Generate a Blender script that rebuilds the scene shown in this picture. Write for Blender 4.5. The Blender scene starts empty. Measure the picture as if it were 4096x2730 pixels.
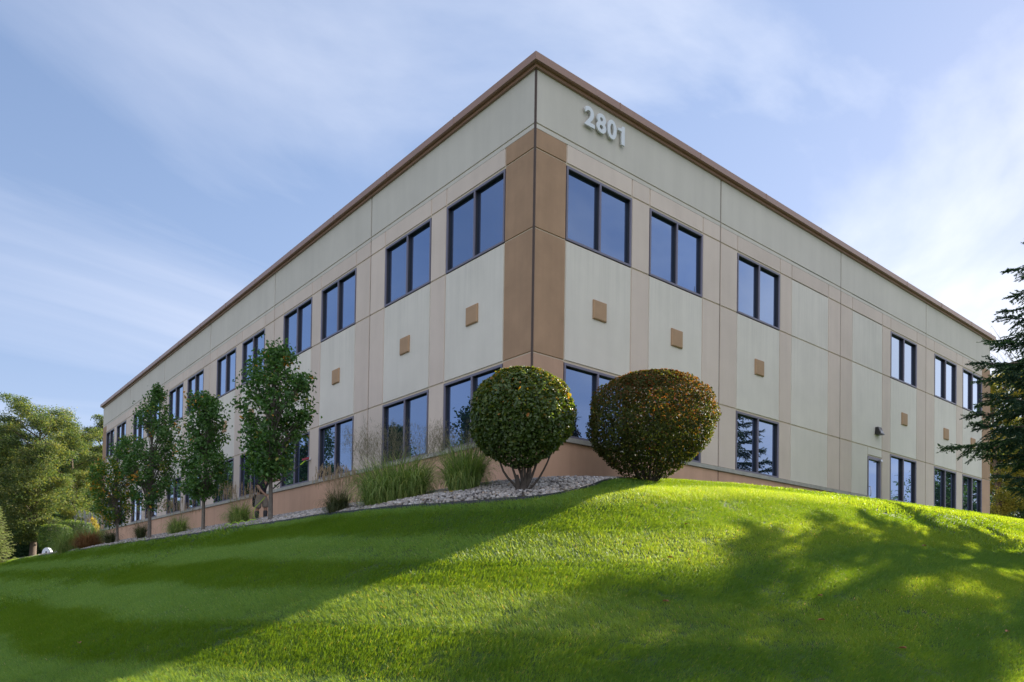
import bpy, math, random
import numpy as np
from mathutils import Vector
scene = bpy.context.scene
COL = scene.collection
R_ = math.radians
# ------------------------------------------------------------------ camera
cam_d = bpy.data.cameras.new('camera'); cam = bpy.data.objects.new('camera', cam_d); COL.objects.link(cam)
cam_d.sensor_width = 36; cam_d.lens = 2998.935/4096*36
cam_d.shift_x = (2048-1930.137)/4096; cam_d.shift_y = (2297.136-1365)/4096
cam_d.clip_start = .1; cam_d.clip_end = 3000
CAM = np.array([-10.39611, -11.53714, 0.0])
cam.location = CAM; cam.rotation_euler = (R_(91.13472927), R_(-0.91707965), R_(-38.51654833))
scene.camera = cam
# ------------------------------------------------------------------ light
SUN = np.array([1.0, .06, .45]); SUN = SUN/np.linalg.norm(SUN)
sun_d = bpy.data.lights.new('sun', 'SUN'); sun_d.energy = 4.6; sun_d.angle = R_(.7); sun_d.color = (1, .93, .8)
sun = bpy.data.objects.new('sun', sun_d); COL.objects.link(sun)
sun.rotation_euler = Vector(SUN).to_track_quat('Z', 'Y').to_euler()
scene.view_settings.view_transform = 'Standard'; scene.view_settings.look = 'None'
scene.view_settings.exposure = 1.68; scene.view_settings.gamma = 1
scene.render.engine = 'CYCLES'
scene.cycles.max_bounces = 8; scene.cycles.transparent_max_bounces = 8
W = bpy.data.worlds.new('World'); scene.world = W; W.use_nodes = True


class NT:
    def __init__(s, nt): s.nt = nt; s.n = nt.nodes; s.l = nt.links
    def add(s, t, **kw):
        n = s.n.new(t)
        for k, v in kw.items():
            if k.startswith('i_'): 
                key = k[2:]; key = int(key) if key.isdigit() else key.replace('_', ' ')
                n.inputs[key].default_value = v
            else: setattr(n, k, v)
        return n
    def link(s, a, ao, b, bi): s.l.new(a.outputs[ao], b.inputs[bi])
    def math(s, op, a, b=None, c=None):
        n = s.n.new('ShaderNodeMath'); n.operation = op
        for i, v in enumerate((a, b, c)):
            if v is None: continue
            if isinstance(v, (int, float)): n.inputs[i].default_value = v
            else: s.l.new(v, n.inputs[i])
        return n.outputs[0]
    def ramp(s, fac, stops, interp='LINEAR'):
        r = s.n.new('ShaderNodeValToRGB'); r.color_ramp.interpolation = interp
        e = r.color_ramp.elements
        while len(e) < len(stops): e.new(.5)
        for i, (p, c) in enumerate(stops):
            e[i].position = p; e[i].color = (c[0], c[1], c[2], 1) if hasattr(c, '__len__') else (c, c, c, 1)
        s.l.new(fac, r.inputs[0]); return r.outputs[0]
    def mix(s, fac, a, b, blend='MIX'):
        m = s.n.new('ShaderNodeMix'); m.data_type = 'RGBA'; m.blend_type = blend
        for sock, v in ((m.inputs[0], fac), (m.inputs[6], a), (m.inputs[7], b)):
            if isinstance(v, (int, float)): sock.default_value = v
            elif hasattr(v, '__len__'): sock.default_value = (v[0], v[1], v[2], 1)
            else: s.l.new(v, sock)
        return m.outputs[2]


# world: physical sky with thin streaky cirrus
w = NT(W.node_tree); w.n.clear()
out = w.add('ShaderNodeOutputWorld'); bg = w.add('ShaderNodeBackground')
bg.inputs['Strength'].default_value = .11
sky = w.add('ShaderNodeTexSky'); sky.sky_type = 'NISHITA'; sky.sun_disc = False
sky.sun_elevation = math.asin(SUN[2]); sky.sun_rotation = math.atan2(SUN[0], SUN[1])
sky.air_density = 1.0; sky.dust_density = .15; sky.ozone_density = 2.0; sky.altitude = 100
tc = w.add('ShaderNodeTexCoord'); sp = w.add('ShaderNodeSeparateXYZ'); w.link(tc, 'Generated', sp, 0)
zc = w.math('MAXIMUM', sp.outputs[2], .03); zc = w.math('ADD', zc, .10)
px = w.math('DIVIDE', sp.outputs[0], zc); py = w.math('DIVIDE', sp.outputs[1], zc)
cb = w.add('ShaderNodeCombineXYZ'); w.l.new(px, cb.inputs[0]); w.l.new(py, cb.inputs[1])
mp = w.add('ShaderNodeMapping'); w.link(cb, 0, mp, 0)
mp.inputs['Rotation'].default_value = (0, 0, R_(-28)); mp.inputs['Scale'].default_value = (.34, .62, 1)
mp.inputs['Location'].default_value = (1.3, .4, 0)
n1 = w.add('ShaderNodeTexNoise', i_Scale=1.5, i_Detail=9.0, i_Roughness=.55, i_Distortion=.8); w.link(mp, 0, n1, 'Vector')
n2 = w.add('ShaderNodeTexNoise', i_Scale=.5, i_Detail=3.0, i_Roughness=.5); w.link(cb, 0, n2, 'Vector')
cl = w.math('MULTIPLY', w.ramp(n1.outputs[0], [(.44, 0), (.66, 1)]), w.ramp(n2.outputs[0], [(.36, .2), (.62, 1)]))
# the veil thickens towards the sun, and an unseen bright cloud is added behind the viewer to brighten the walls
dt = w.add('ShaderNodeVectorMath', operation='DOT_PRODUCT'); w.link(tc, 'Generated', dt, 0); dt.inputs[1].default_value = SUN
glow = w.math('POWER', w.math('MAXIMUM', dt.outputs['Value'], 0), 2.2)
anti = w.add('ShaderNodeVectorMath', operation='DOT_PRODUCT'); w.link(tc, 'Generated', anti, 0); anti.inputs[1].default_value = (-.75, -.62, .25)
ant = w.ramp(anti.outputs['Value'], [(.35, 0), (.85, .38)])
fac = w.math('ADD', w.math('MULTIPLY', cl, .48), w.math('MULTIPLY', w.math('MULTIPLY', glow, cl), 1.0))
fac = w.math('ADD', fac, w.math('MULTIPLY', glow, .05)); fac = w.math('ADD', fac, ant)
ccol = w.mix(w.ramp(anti.outputs['Value'], [(.3, 0), (.7, 1)]), w.mix(glow, (2.3, 2.5, 3.1), (4.0, 4.0, 4.05)), (6.4, 6.4, 6.9))
sk2 = w.mix(1.0, sky.outputs[0], (1.03, .98, 1.01), 'MULTIPLY')     # filmic shoulder on the physical sky so it does not clip
den = w.mix(1.0, w.mix(1.0, sk2, (.30, .27, .19), 'MULTIPLY'), (1, 1, 1), 'ADD'); base_sky = w.mix(1.0, sk2, den, 'DIVIDE')
mixed = w.mix(w.math('MINIMUM', fac, .96), base_sky, ccol)
w.l.new(mixed, bg.inputs[0]); w.link(bg, 0, out, 0)

# ------------------------------------------------------------------ terrain
BD = np.array([0, 1.2, 1.8, 2.3, 2.9, 3.3, 3.6, 4, 4.9, 6, 8, 9.3, 11, 13, 15.5, 20, 40, 400.])
BZ = np.array([2.05, 1.98, 1.88, 1.74, 1.60, 1.48, 1.35, 1.14, .74, .28, -.5, -.95, -1.3, -1.5, -1.62, -1.75, -2, -4.])
AX = np.array([-400, -4, -2, -1, 0, 1.5, 3, 8.6, 17, 26, 40, 400.]); AZ = np.array([0, 0, .02, .08, .19, .33, .47, .72, .96, 1.15, 1.35, 1.6])
AY = np.array([-400, 0, 5, 13, 22, 39, 63, 400.]); AYZ = np.array([0, 0, .02, .03, .06, .08, .06, .0])
EQ = np.array([-400, -8, -6, -3.4, -2, -.65, .3, .9, 1.4, 2.0, 3, 5, 50, 400]); ED = np.array([3.5, 3.5, 3.4, 3.55, 3.6, 3.5, 3.35, 3.1, 2.65, 2.0, 1.0, .6, .6, .6])


def pch(x, X, Y):
    h = np.diff(X); dl = np.diff(Y)/h; m = np.zeros(len(X)); m[0] = dl[0]; m[-1] = dl[-1]
    for i in range(1, len(X)-1):
        if dl[i-1]*dl[i] > 0:
            a = 2*h[i]+h[i-1]; b = h[i]+2*h[i-1]; m[i] = (a+b)/(a/dl[i-1]+b/dl[i])
    x = np.clip(x, X[0], X[-1]); i = np.clip(np.searchsorted(X, x)-1, 0, len(X)-2); t = (x-X[i])/h[i]
    return (1+2*t)*(1-t)**2*Y[i]+t*(1-t)**2*h[i]*m[i]+t*t*(3-2*t)*Y[i+1]+t*t*(t-1)*h[i]*m[i+1]


def dwall(x, y): return np.hypot(np.maximum(-np.asarray(x, float), 0), np.maximum(-np.asarray(y, float), 0))


def zt(x, y):
    x = np.asarray(x, float); y = np.asarray(y, float); d = dwall(x, y)
    und = .025*np.sin(x*.9+1.3*np.sin(y*.5))*np.sin(y*.8+.7)*np.clip((d-3.5)/2, 0, 1)
    return pch(d, BD, BZ)+pch(x, AX, AZ)+pch(y, AY, AYZ)+und


def edge(x, y): return np.interp(np.asarray(x)-np.asarray(y), EQ, ED)
def tz(x, y): return float(zt(x, y))


Fp = 2998.935; PP = (1930.137, 2297.136)
Mc = np.array(cam.rotation_euler.to_matrix())
RV = np.array([Mc[0, 0], Mc[1, 0], 0.0]); RV /= np.linalg.norm(RV)      # horizontal direction across the view
FV = np.array([-RV[1], RV[0], 0.0])                                      # horizontal direction into the view


def at(x, y, depth):       # a point of the survey photograph at a real distance (metres) into the scene
    d = Mc @ np.array([(x-PP[0])/Fp, -(y-PP[1])/Fp, -1.0]); return CAM+d*depth


def ground_at(x, y):       # where the sight line through a photograph point meets the ground
    d = Mc @ np.array([(x-PP[0])/Fp, -(y-PP[1])/Fp, -1.0]); t = np.arange(2, 120, .02)
    P = CAM+t[:, None]*d; i = np.where(P[:, 2] < zt(P[:, 0], P[:, 1]))[0]
    return P[i[0]] if len(i) else None


# ------------------------------------------------------------------ mesh helpers
def fast_mesh(name, V, F, mats, parent=None, tint=None, mi=None, smooth=False, link=True):
    V = np.asarray(V, np.float32); me = bpy.data.meshes.new(name); k = F.shape[1]
    me.vertices.add(len(V)); me.vertices.foreach_set('co', V.ravel())
    me.loops.add(F.size); me.loops.foreach_set('vertex_index', F.ravel().astype(np.int32))
    me.polygons.add(len(F)); me.polygons.foreach_set('loop_start', np.arange(0, F.size, k, dtype=np.int32))
    me.polygons.foreach_set('loop_total', np.full(len(F), k, np.int32))
    if mi is not None: me.polygons.foreach_set('material_index', np.asarray(mi, np.int32))
    if smooth: me.polygons.foreach_set('use_smooth', np.ones(len(F), bool))
    for m in (mats if isinstance(mats, (list, tuple)) else [mats]): me.materials.append(m)
    if tint is not None:
        a = me.attributes.new('tint', 'FLOAT', 'POINT'); a.data.foreach_set('value', np.asarray(tint, np.float32))
    me.update(calc_edges=True)
    o = bpy.data.objects.new(name, me)
    if link: COL.objects.link(o)
    if parent is not None: o.parent = parent
    return o


class MB:
    def __init__(s): s.v = []; s.f = []; s.m = []
    def poly(s, pts, m=0):
        b = len(s.v); s.v += [tuple(p) for p in pts]; s.f.append(tuple(range(b, b+len(pts)))); s.m.append(m)
    def hull8(s, p, m=0):      # p: 4 bottom, 4 top
        b = len(s.v); s.v += [tuple(q) for q in p]
        for f in ((0, 3, 2, 1), (4, 5, 6, 7), (0, 1, 5, 4), (1, 2, 6, 5), (2, 3, 7, 6), (3, 0, 4, 7)):
            s.f.append(tuple(b+i for i in f)); s.m.append(m)
    def box(s, lo, hi, m=0, fn=None):
        x0, y0, z0 = lo; x1, y1, z1 = hi
        p = [(x0, y0, z0), (x1, y0, z0), (x1, y1, z0), (x0, y1, z0), (x0, y0, z1), (x1, y0, z1), (x1, y1, z1), (x0, y1, z1)]
        if fn: p = [fn(*q) for q in p]
        s.hull8(p, m)
    def tube(s, pts, rad, n=8, m=0, cap=True):
        P = np.array(pts, float); T = np.gradient(P, axis=0); T /= np.linalg.norm(T, axis=1)[:, None]+1e-9
        ref = np.array([0, 0, 1.0]) if abs(T[0, 2]) < .9 else np.array([1.0, 0, 0])
        b = len(s.v); rad = np.broadcast_to(rad, (len(P),))
        for i in range(len(P)):
            a = np.cross(T[i], ref); a /= np.linalg.norm(a)+1e-9; c = np.cross(T[i], a); ref = np.cross(a, T[i])
            for k in range(n):
                th = 2*math.pi*k/n; s.v.append(tuple(P[i]+rad[i]*(math.cos(th)*a+math.sin(th)*c)))
        for i in range(len(P)-1):
            for k in range(n):
                k2 = (k+1) % n; s.f.append((b+i*n+k, b+i*n+k2, b+(i+1)*n+k2, b+(i+1)*n+k)); s.m.append(m)
        if cap:
            s.f.append(tuple(b+k for k in range(n))); s.m.append(m)
            e = b+(len(P)-1)*n; s.f.append(tuple(e+k for k in range(n))); s.m.append(m)
    def build(s, name, mats, parent=None, smooth=False, loc=None):
        me = bpy.data.meshes.new(name); v = s.v
        if loc is not None: v = [(a-loc[0], b-loc[1], c-loc[2]) for a, b, c in v]
        me.from_pydata(v, [], s.f)
        for m in (mats if isinstance(mats, (list, tuple)) else [mats]): me.materials.append(m)
        me.polygons.foreach_set('material_index', s.m)
        if smooth: me.polygons.foreach_set('use_smooth', [True]*len(s.f))
        me.update(); o = bpy.data.objects.new(name, me); COL.objects.link(o)
        if loc is not None: o.location = loc
        if parent is not None: o.parent = parent
        return o


def tag(o, label=None, cat=None, group=None, kind=None):
    for k, v in (('label', label), ('category', cat), ('group', group), ('kind', kind)):
        if v: o[k] = v
    return o


def empty(name, loc=(0, 0, 0)):
    o = bpy.data.objects.new(name, None); COL.objects.link(o); o.location = [float(c) for c in loc]; o.empty_display_size = .2
    return o


# ------------------------------------------------------------------ materials
def mat(name, col, rough=.8, noise=0, nscale=3, streak=0, bump=0, bscale=60, metal=0, spec=.5, stain=0):
    m = bpy.data.materials.new(name); m.use_nodes = True; t = NT(m.node_tree); b = t.n['Principled BSDF']
    b.inputs['Roughness'].default_value = rough; b.inputs['Metallic'].default_value = metal
    b.inputs['Specular IOR Level'].default_value = spec
    c = (col[0], col[1], col[2]); geo = t.add('ShaderNodeNewGeometry'); cur = None
    if noise:
        n = t.add('ShaderNodeTexNoise', i_Scale=nscale, i_Detail=6.0, i_Roughness=.6); t.link(geo, 'Position', n, 'Vector')
        f = t.ramp(n.outputs[0], [(.3, 1-noise), (.7, 1+noise)])
        cur = t.mix(1.0, c, f, 'MULTIPLY')
    if streak:   # rain streaks running down the wall
        mp = t.add('ShaderNodeMapping'); mp.inputs['Scale'].default_value = (3.2, 3.2, .22); t.link(geo, 'Position', mp, 0)
        n = t.add('ShaderNodeTexNoise', i_Scale=1.0, i_Detail=5.0, i_Roughness=.65); t.link(mp, 0, n, 'Vector')
        f = t.ramp(n.outputs[0], [(.35, 1-streak), (.6, 1.0)])
        cur = t.mix(1.0, cur if cur else c, f, 'MULTIPLY')
    if stain:    # dirt washed down from the window sills, and slight tone shift from panel to panel
        sx = t.add('ShaderNodeSeparateXYZ'); t.link(geo, 'Position', sx, 0)
        zm = t.ramp(t.math('DIVIDE', t.math('SUBTRACT', sx.outputs[2], 5.6), 2.2), [(0, 0), (.85, 1), (.95, 1)])
        mp = t.add('ShaderNodeMapping'); mp.inputs['Scale'].default_value = (9, 9, .25); t.link(geo, 'Position', mp, 0)
        n = t.add('ShaderNodeTexNoise', i_Scale=1.0, i_Detail=4.0, i_Roughness=.7); t.link(mp, 0, n, 'Vector')
        f = t.ramp(t.math('MULTIPLY', t.ramp(n.outputs[0], [(.45, 0), (.68, 1)]), zm), [(0, 1), (1, 1-stain)])
        cur = t.mix(1.0, cur if cur else c, f, 'MULTIPLY')
    if noise and 'stucco' in name:
        oi = t.add('ShaderNodeObjectInfo'); cur = t.mix(1.0, cur, t.ramp(oi.outputs['Random'], [(0, .955), (1, 1.03)]), 'MULTIPLY')
    if cur is not None: t.l.new(cur, b.inputs['Base Color'])
    else: b.inputs['Base Color'].default_value = (*c, 1)
    if bump:
        n = t.add('ShaderNodeTexNoise', i_Scale=bscale, i_Detail=4.0); t.link(geo, 'Position', n, 'Vector')
        bp = t.add('ShaderNodeBump', i_Strength=bump, i_Distance=.01); t.link(n, 0, bp, 'Height'); t.link(bp, 0, b, 'Normal')
    return m


M = {}
M['cream'] = mat('cream_stucco', (.70, .65, .57), .9, .05, .8, .04, .25, 90, stain=.10)
M['parapet'] = mat('parapet_stucco', (.59, .548, .478), .9, .05, .5, .05, .25, 90)
M['pink'] = mat('tan_stucco', (.64, .535, .455), .9, .05, .9, .045, .25, 90)
M['brown'] = mat('brown_stucco', (.39, .245, .15), .9, .10, 1.6, .08, .25, 90)
M['base'] = mat('terracotta_stucco', (.60, .37, .25), .9, .08, .8, .08, .25, 90)
M['groove'] = mat('groove_stucco', (.56, .47, .36), .95)
M['joint'] = mat('joint_sealant', (.10, .07, .06), .8)
M['coping'] = mat('bronze_coping', (.31, .175, .12), .38, .06, 2, 0, 0, 0, 0, .6)
M['sill'] = mat('limestone_sill', (.40, .385, .34), .85, .14, 6, .12, .3, 50)
M['frame'] = mat('bronze_window_frame', (.17, .155, .20), .45, 0, 1, 0, 0, 0, .15)
M['shaded_reveal'] = mat('black_shaded_reveal', (.012, .011, .016), .5)
M['tile'] = mat('accent_tile', (.40, .255, .15), .85, .06, 4, 0, .2, 90)
M['number'] = mat('painted_metal_number', (.66, .68, .70), .45, .03, 5)
M['metal'] = mat('brushed_metal', (.45, .45, .46), .3, 0, 1, 0, 0, 0, .9)
M['dark_plastic'] = mat('dark_bronze_casting', (.02, .018, .018), .4)
M['roof'] = mat('roof_membrane', (.3, .3, .3), .9, .1, 1)
M['soil'] = mat('bed_soil', (.09, .07, .05), .95, .3, 8, 0, .5, 30)


def glass(name):
    m = bpy.data.materials.new(name); m.use_nodes = True; t = NT(m.node_tree); b = t.n['Principled BSDF']; o = t.n['Material Output']
    b.inputs['Base Color'].default_value = (.012, .02, .035, 1); b.inputs['Roughness'].default_value = .02
    g = t.add('ShaderNodeBsdfGlossy'); g.inputs['Roughness'].default_value = .004
    geo = t.add('ShaderNodeNewGeometry'); n = t.add('ShaderNodeTexNoise', i_Scale=.9, i_Detail=1.0); t.link(geo, 'Position', n, 'Vector')
    bp = t.add('ShaderNodeBump', i_Strength=.10, i_Distance=.03); t.link(n, 0, bp, 'Height'); t.link(bp, 0, g, 'Normal')
    fr = t.add('ShaderNodeFresnel', i_IOR=1.5)
    t.l.new(t.mix(t.math('MINIMUM', t.math('MULTIPLY', fr.outputs[0], 2.2), 1.0), (.36, .52, .86), (.88, .95, 1.0)), g.inputs['Color'])
    f = t.math('MINIMUM', t.math('ADD', t.math('MULTIPLY', fr.outputs[0], 2.0), .26), 1.0)
    oi = t.add('ShaderNodeObjectInfo'); f = t.math('MINIMUM', t.math('MULTIPLY', f, t.ramp(oi.outputs['Random'], [(0, .86), (1, 1.12)])), 1.0)
    mx = t.add('ShaderNodeMixShader'); t.l.new(f, mx.inputs[0]); t.l.new(b.outputs[0], mx.inputs[1]); t.l.new(g.outputs[0], mx.inputs[2])
    t.l.new(mx.outputs[0], o.inputs[0]); return m


M['glass'] = glass('tinted_reflective_glass')


def leafmat(name, stops, trans=.45, rough=.45, tmul=(1.25, 1.5, .5), spec=.4):
    m = bpy.data.materials.new(name); m.use_nodes = True; t = NT(m.node_tree); b = t.n['Principled BSDF']; o = t.n['Material Output']
    a = t.add('ShaderNodeAttribute', attribute_name='tint'); c = t.ramp(a.outputs['Fac'], stops)
    t.l.new(c, b.inputs['Base Color']); b.inputs['Roughness'].default_value = rough; b.inputs['Specular IOR Level'].default_value = spec
    tr = t.add('ShaderNodeBsdfTranslucent'); t.l.new(t.mix(1.0, c, tmul, 'MULTIPLY'), tr.inputs[0])
    mx = t.add('ShaderNodeMixShader'); mx.inputs[0].default_value = trans
    t.l.new(b.outputs[0], mx.inputs[1]); t.l.new(tr.outputs[0], mx.inputs[2]); t.l.new(mx.outputs[0], o.inputs[0]); return m


M['pear'] = leafmat('pear_leaf', [(0, (0.0501, 0.1207, 0.0347)), (0.6, (0.1024, 0.2012, 0.0501)), (0.88, (0.182, 0.2616, 0.0578)), (0.95, (0.637, 0.3421, 0.0385)), (1, (0.455, 0.1409, 0.0578))], .35, .4)
M['pear_gold'] = leafmat('pear_leaf_turning', [(0, (0.046, 0.1196, 0.0288)), (0.5, (0.1104, 0.2024, 0.0352)), (0.7, (0.368, 0.3128, 0.032)), (1, (0.552, 0.2392, 0.032))], .45, .4)
M['topiary'] = leafmat('topiary_leaf', [(0, (0.043, 0.0778, 0.0224)), (0.55, (0.0957, 0.1458, 0.0352)), (0.8, (0.2153, 0.1943, 0.048)), (1, (0.6219, 0.2105, 0.048))], .4, .38, (1.7, 1.5, .35), .5)
M['topiary_red'] = leafmat('topiary_leaf_reddening', [(0, (0.0345, 0.0513, 0.0173)), (0.5, (0.0621, 0.0798, 0.0231)), (0.75, (0.1518, 0.0798, 0.0347)), (1, (0.3036, 0.0912, 0.0404))], .42, .62, (1.6, 1.5, .45), .15)
M['locust'] = leafmat('locust_leaf', [(0, (0.0536, 0.0935, 0.0524)), (0.5, (0.1289, 0.1699, 0.0714)), (1, (0.3652, 0.306, 0.0951))], .45, .6, (1.3, 1.4, .5))
M['darkleaf'] = leafmat('woodland_leaf', [(0, (0.0258, 0.0614, 0.0382)), (0.6, (0.0565, 0.105, 0.0531)), (1, (0.113, 0.1615, 0.0638))], .35, .6)
M['goldleaf'] = leafmat('golden_leaf', [(0, (.16, .19, .035)), (.5, (.36, .32, .06)), (1, (.50, .38, .08))], .5, .6, (1.2, 1.1, .5))
M['hedge'] = leafmat('hedge_leaf', [(0, (0.036, 0.0776, 0.021)), (0.6, (0.09, 0.1552, 0.03)), (1, (0.36, 0.3795, 0.06))], .4, .4)
M['spruce'] = leafmat('spruce_needle', [(0, (0.016, 0.0448, 0.032)), (0.6, (0.04, 0.0832, 0.0512)), (1, (0.096, 0.136, 0.072))], .12, .75, spec=.2)
M['bluespruce'] = leafmat('pale_spruce_needle', [(0, (0.152, 0.198, 0.084)), (0.6, (0.304, 0.342, 0.14)), (1, (0.494, 0.468, 0.182))], .2, .6)
M['blade_green'] = leafmat('tall_grass_blade', [(0, (0.1094, 0.1788, 0.0506)), (0.6, (0.2551, 0.3428, 0.0983)), (0.9, (0.4739, 0.4769, 0.1685)), (1, (0.75, 0.7154, 0.2808))], .35, .5)
M['blade_fine'] = leafmat('feathery_grass_seed', [(0, (.16, .15, .085)), (1, (.30, .26, .17))], .5, .7, (1, 1, .9))
M['blade_tan'] = leafmat('tan_grass_plume', [(0, (.36, .26, .16)), (1, (.54, .43, .29))], .5, .7, (1, .95, .85))
M['blade_rust'] = leafmat('rusty_grass_blade', [(0, (0.13, 0.0715, 0.026)), (0.6, (0.286, 0.143, 0.052)), (1, (0.364, 0.234, 0.091))], .4, .6, (1.1, 1, .8))
M['blade_white'] = leafmat('white_grass_plume', [(0, (.40, .40, .40)), (1, (.62, .61, .58))], .4, .8, (1, 1, 1))
M['blade_dark'] = leafmat('dark_grass_blade', [(0, (0.045, 0.063, 0.027)), (0.7, (0.099, 0.117, 0.0504)), (1, (0.288, 0.234, 0.126))], .3, .5)
M['lawn'] = leafmat('lawn_blade', [(0, (0.0759, 0.1789, 0.0311)), (0.5, (0.129, 0.2723, 0.0465)), (0.93, (0.1973, 0.3267, 0.0621)), (1, (0.5161, 0.4669, 0.3105))], .5, .5, (2.9, 1.75, .25), .3)
t = NT(M['lawn'].node_tree)   # mown swaths: the light and dark sheen of bent blades is put into their colour
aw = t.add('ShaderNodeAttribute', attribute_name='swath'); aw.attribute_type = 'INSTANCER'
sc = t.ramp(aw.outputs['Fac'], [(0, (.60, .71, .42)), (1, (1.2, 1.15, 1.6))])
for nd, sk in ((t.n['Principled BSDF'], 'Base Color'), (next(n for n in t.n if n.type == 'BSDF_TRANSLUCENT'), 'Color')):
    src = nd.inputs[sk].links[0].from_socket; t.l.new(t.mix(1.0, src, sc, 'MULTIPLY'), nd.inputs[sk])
M['bark'] = mat('grey_bark', (.14, .12, .10), .9, .3, 14, .3, .6, 40)
M['bark_dark'] = mat('dark_bark', (.05, .038, .03), .9, .3, 20, 0, .6, 50)
M['bark_brown'] = mat('brown_bark', (.10, .07, .05), .9, .3, 9, 0, .5, 30)
M['skin'] = mat('skin', (.32, .18, .12), .55)
M['shirt'] = mat('navy_cotton', (.014, .014, .022), .85, .15, 20)
M['khaki'] = mat('grey_khaki_cotton', (.24, .21, .18), .85, .12, 12)
M['boot'] = mat('grey_rubber', (.035, .036, .045), .55)
M['hair'] = mat('grey_cap', (.30, .27, .25), .8)
M['hose'] = mat('neon_hose', (.45, .72, .03), .4)
M['cord'] = mat('yellow_hose', (.50, .36, .06), .5)
M['edging'] = mat('black_edging', (.012, .014, .02), .5)
M['red'] = mat('red_bristle', (.32, .03, .05), .7)
M['white'] = mat('white_enamel', (.70, .74, .82), .5)
M['lens'] = mat('lamp_lens', (.12, .12, .13), .15)


def rockmat():
    m = bpy.data.materials.new('river_rock'); m.use_nodes = True; t = NT(m.node_tree); b = t.n['Principled BSDF']
    oi = t.add('ShaderNodeObjectInfo'); geo = t.add('ShaderNodeNewGeometry')
    c = t.ramp(oi.outputs['Random'], [(0, (.10, .09, .09)), (.15, (.28, .26, .24)), (.4, (.44, .40, .36)), (.6, (.24, .21, .19)), (.75, (.50, .48, .46)), (.9, (.36, .27, .20)), (1, (.62, .60, .58))])
    n = t.add('ShaderNodeTexNoise', i_Scale=30.0, i_Detail=5.0); t.link(geo, 'Position', n, 'Vector')
    t.l.new(t.mix(1.0, c, t.ramp(n.outputs[0], [(.3, .7), (.7, 1.15)]), 'MULTIPLY'), b.inputs['Base Color'])
    b.inputs['Roughness'].default_value = .75; return m


M['rock'] = rockmat()
mg = bpy.data.materials.new('lawn_soil'); mg.use_nodes = True; t = NT(mg.node_tree); b = t.n['Principled BSDF']
geo = t.add('ShaderNodeNewGeometry'); n = t.add('ShaderNodeTexNoise', i_Scale=4.0, i_Detail=8.0, i_Roughness=.7); t.link(geo, 'Position', n, 'Vector')
t.l.new(t.ramp(n.outputs[0], [(.3, (.020, .042, .006)), (.7, (.042, .080, .010))]), b.inputs['Base Color']); b.inputs['Roughness'].default_value = .95
M['ground'] = mg

# ------------------------------------------------------------------ ground
def spread(a, b, step, far):
    core = np.arange(a, b+1e-6, step); o = [step]
    lo = [a]; s = step
    while lo[-1] > -far: s *= 1.25; lo.append(lo[-1]-s)
    hi = [b]; s = step
    while hi[-1] < far: s *= 1.25; hi.append(hi[-1]+s)
    return np.concatenate([np.array(lo[1:])[::-1], core, np.array(hi[1:])])


gx = spread(-16, 32, .25, 900); gy = spread(-14, 60, .3, 900)
X, Y = np.meshgrid(gx, gy); Zg = zt(X, Y)
nx, ny = len(gx), len(gy); idx = np.arange(nx*ny).reshape(ny, nx)
Fq = np.stack([idx[:-1, :-1].ravel(), idx[:-1, 1:].ravel(), idx[1:, 1:].ravel(), idx[1:, :-1].ravel()], 1)
g = fast_mesh('lawn', np.stack([X.ravel(), Y.ravel(), Zg.ravel()], 1), Fq, M['ground'], smooth=True); tag(g, kind='structure')

# planting bed beside the walls, laid just above the lawn sheet
def contour(q, off):       # point at distance off from the walls, running parameter q (along left wall, round corner, along right wall)
    if q < 0: return -off, -q
    L = off*math.pi/2
    if q < L: a = q/off; return -off*math.cos(a), -off*math.sin(a)
    return q-L, -off


def bed_row(s, n=12):
    pts = []
    for k in range(n+1):
        f = k/n; lo, hi = .0, 6.0
        pts.append(f)
    return pts


V = []; Fb = []
qs = np.concatenate([np.arange(-50, 0, .4), np.linspace(0, 1, 24)*math.pi/2, math.pi/2+np.arange(.15, 3.2, .15)])
NR = 11
for i, q in enumerate(qs):
    for k in range(NR):
        if q < 0: u = (-1, 0); o = (0, -q)
        elif q <= math.pi/2: u = (-math.cos(q), -math.sin(q)); o = (0, 0)
        else: u = (0, -1); o = (q-math.pi/2, 0)
        # find edge distance along this normal
        e = 3.0
        for _ in range(8): e = float(edge(o[0]+u[0]*e, o[1]+u[1]*e))*.5+e*.5
        r = e*k/(NR-1); x = o[0]+u[0]*r; y = o[1]+u[1]*r; V.append((x, y, tz(x, y)+.012))
        if i and k: b0 = i*NR+k; Fb.append((b0-NR-1, b0-1, b0, b0-NR))
    if i == 0: E_line = []
    E_line.append(V[-1])
bed = fast_mesh('planting_bed', V, np.array(Fb), M['soil'], smooth=True); tag(bed, kind='structure')
mb = MB()
el = [p for p in E_line if p[1] < 45]
for a, c in zip(el[:-1], el[1:]):
    A = np.array(a); B = np.array(c); d = B-A; d[2] = 0; d /= np.linalg.norm(d)+1e-9; nrm = np.array([d[1], -d[0], 0])*.012
    up = np.array([0, 0, .035]); dn = np.array([0, 0, -.05])
    mb.hull8([A-nrm+dn, B-nrm+dn, B+nrm+dn, A+nrm+dn, A-nrm+up, B-nrm+up, B+nrm+up, A+nrm+up])
tag(mb.build('bed_edging', M['edging']), 'thin black edging strip between the lawn and the river rock bed', 'edging')


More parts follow.
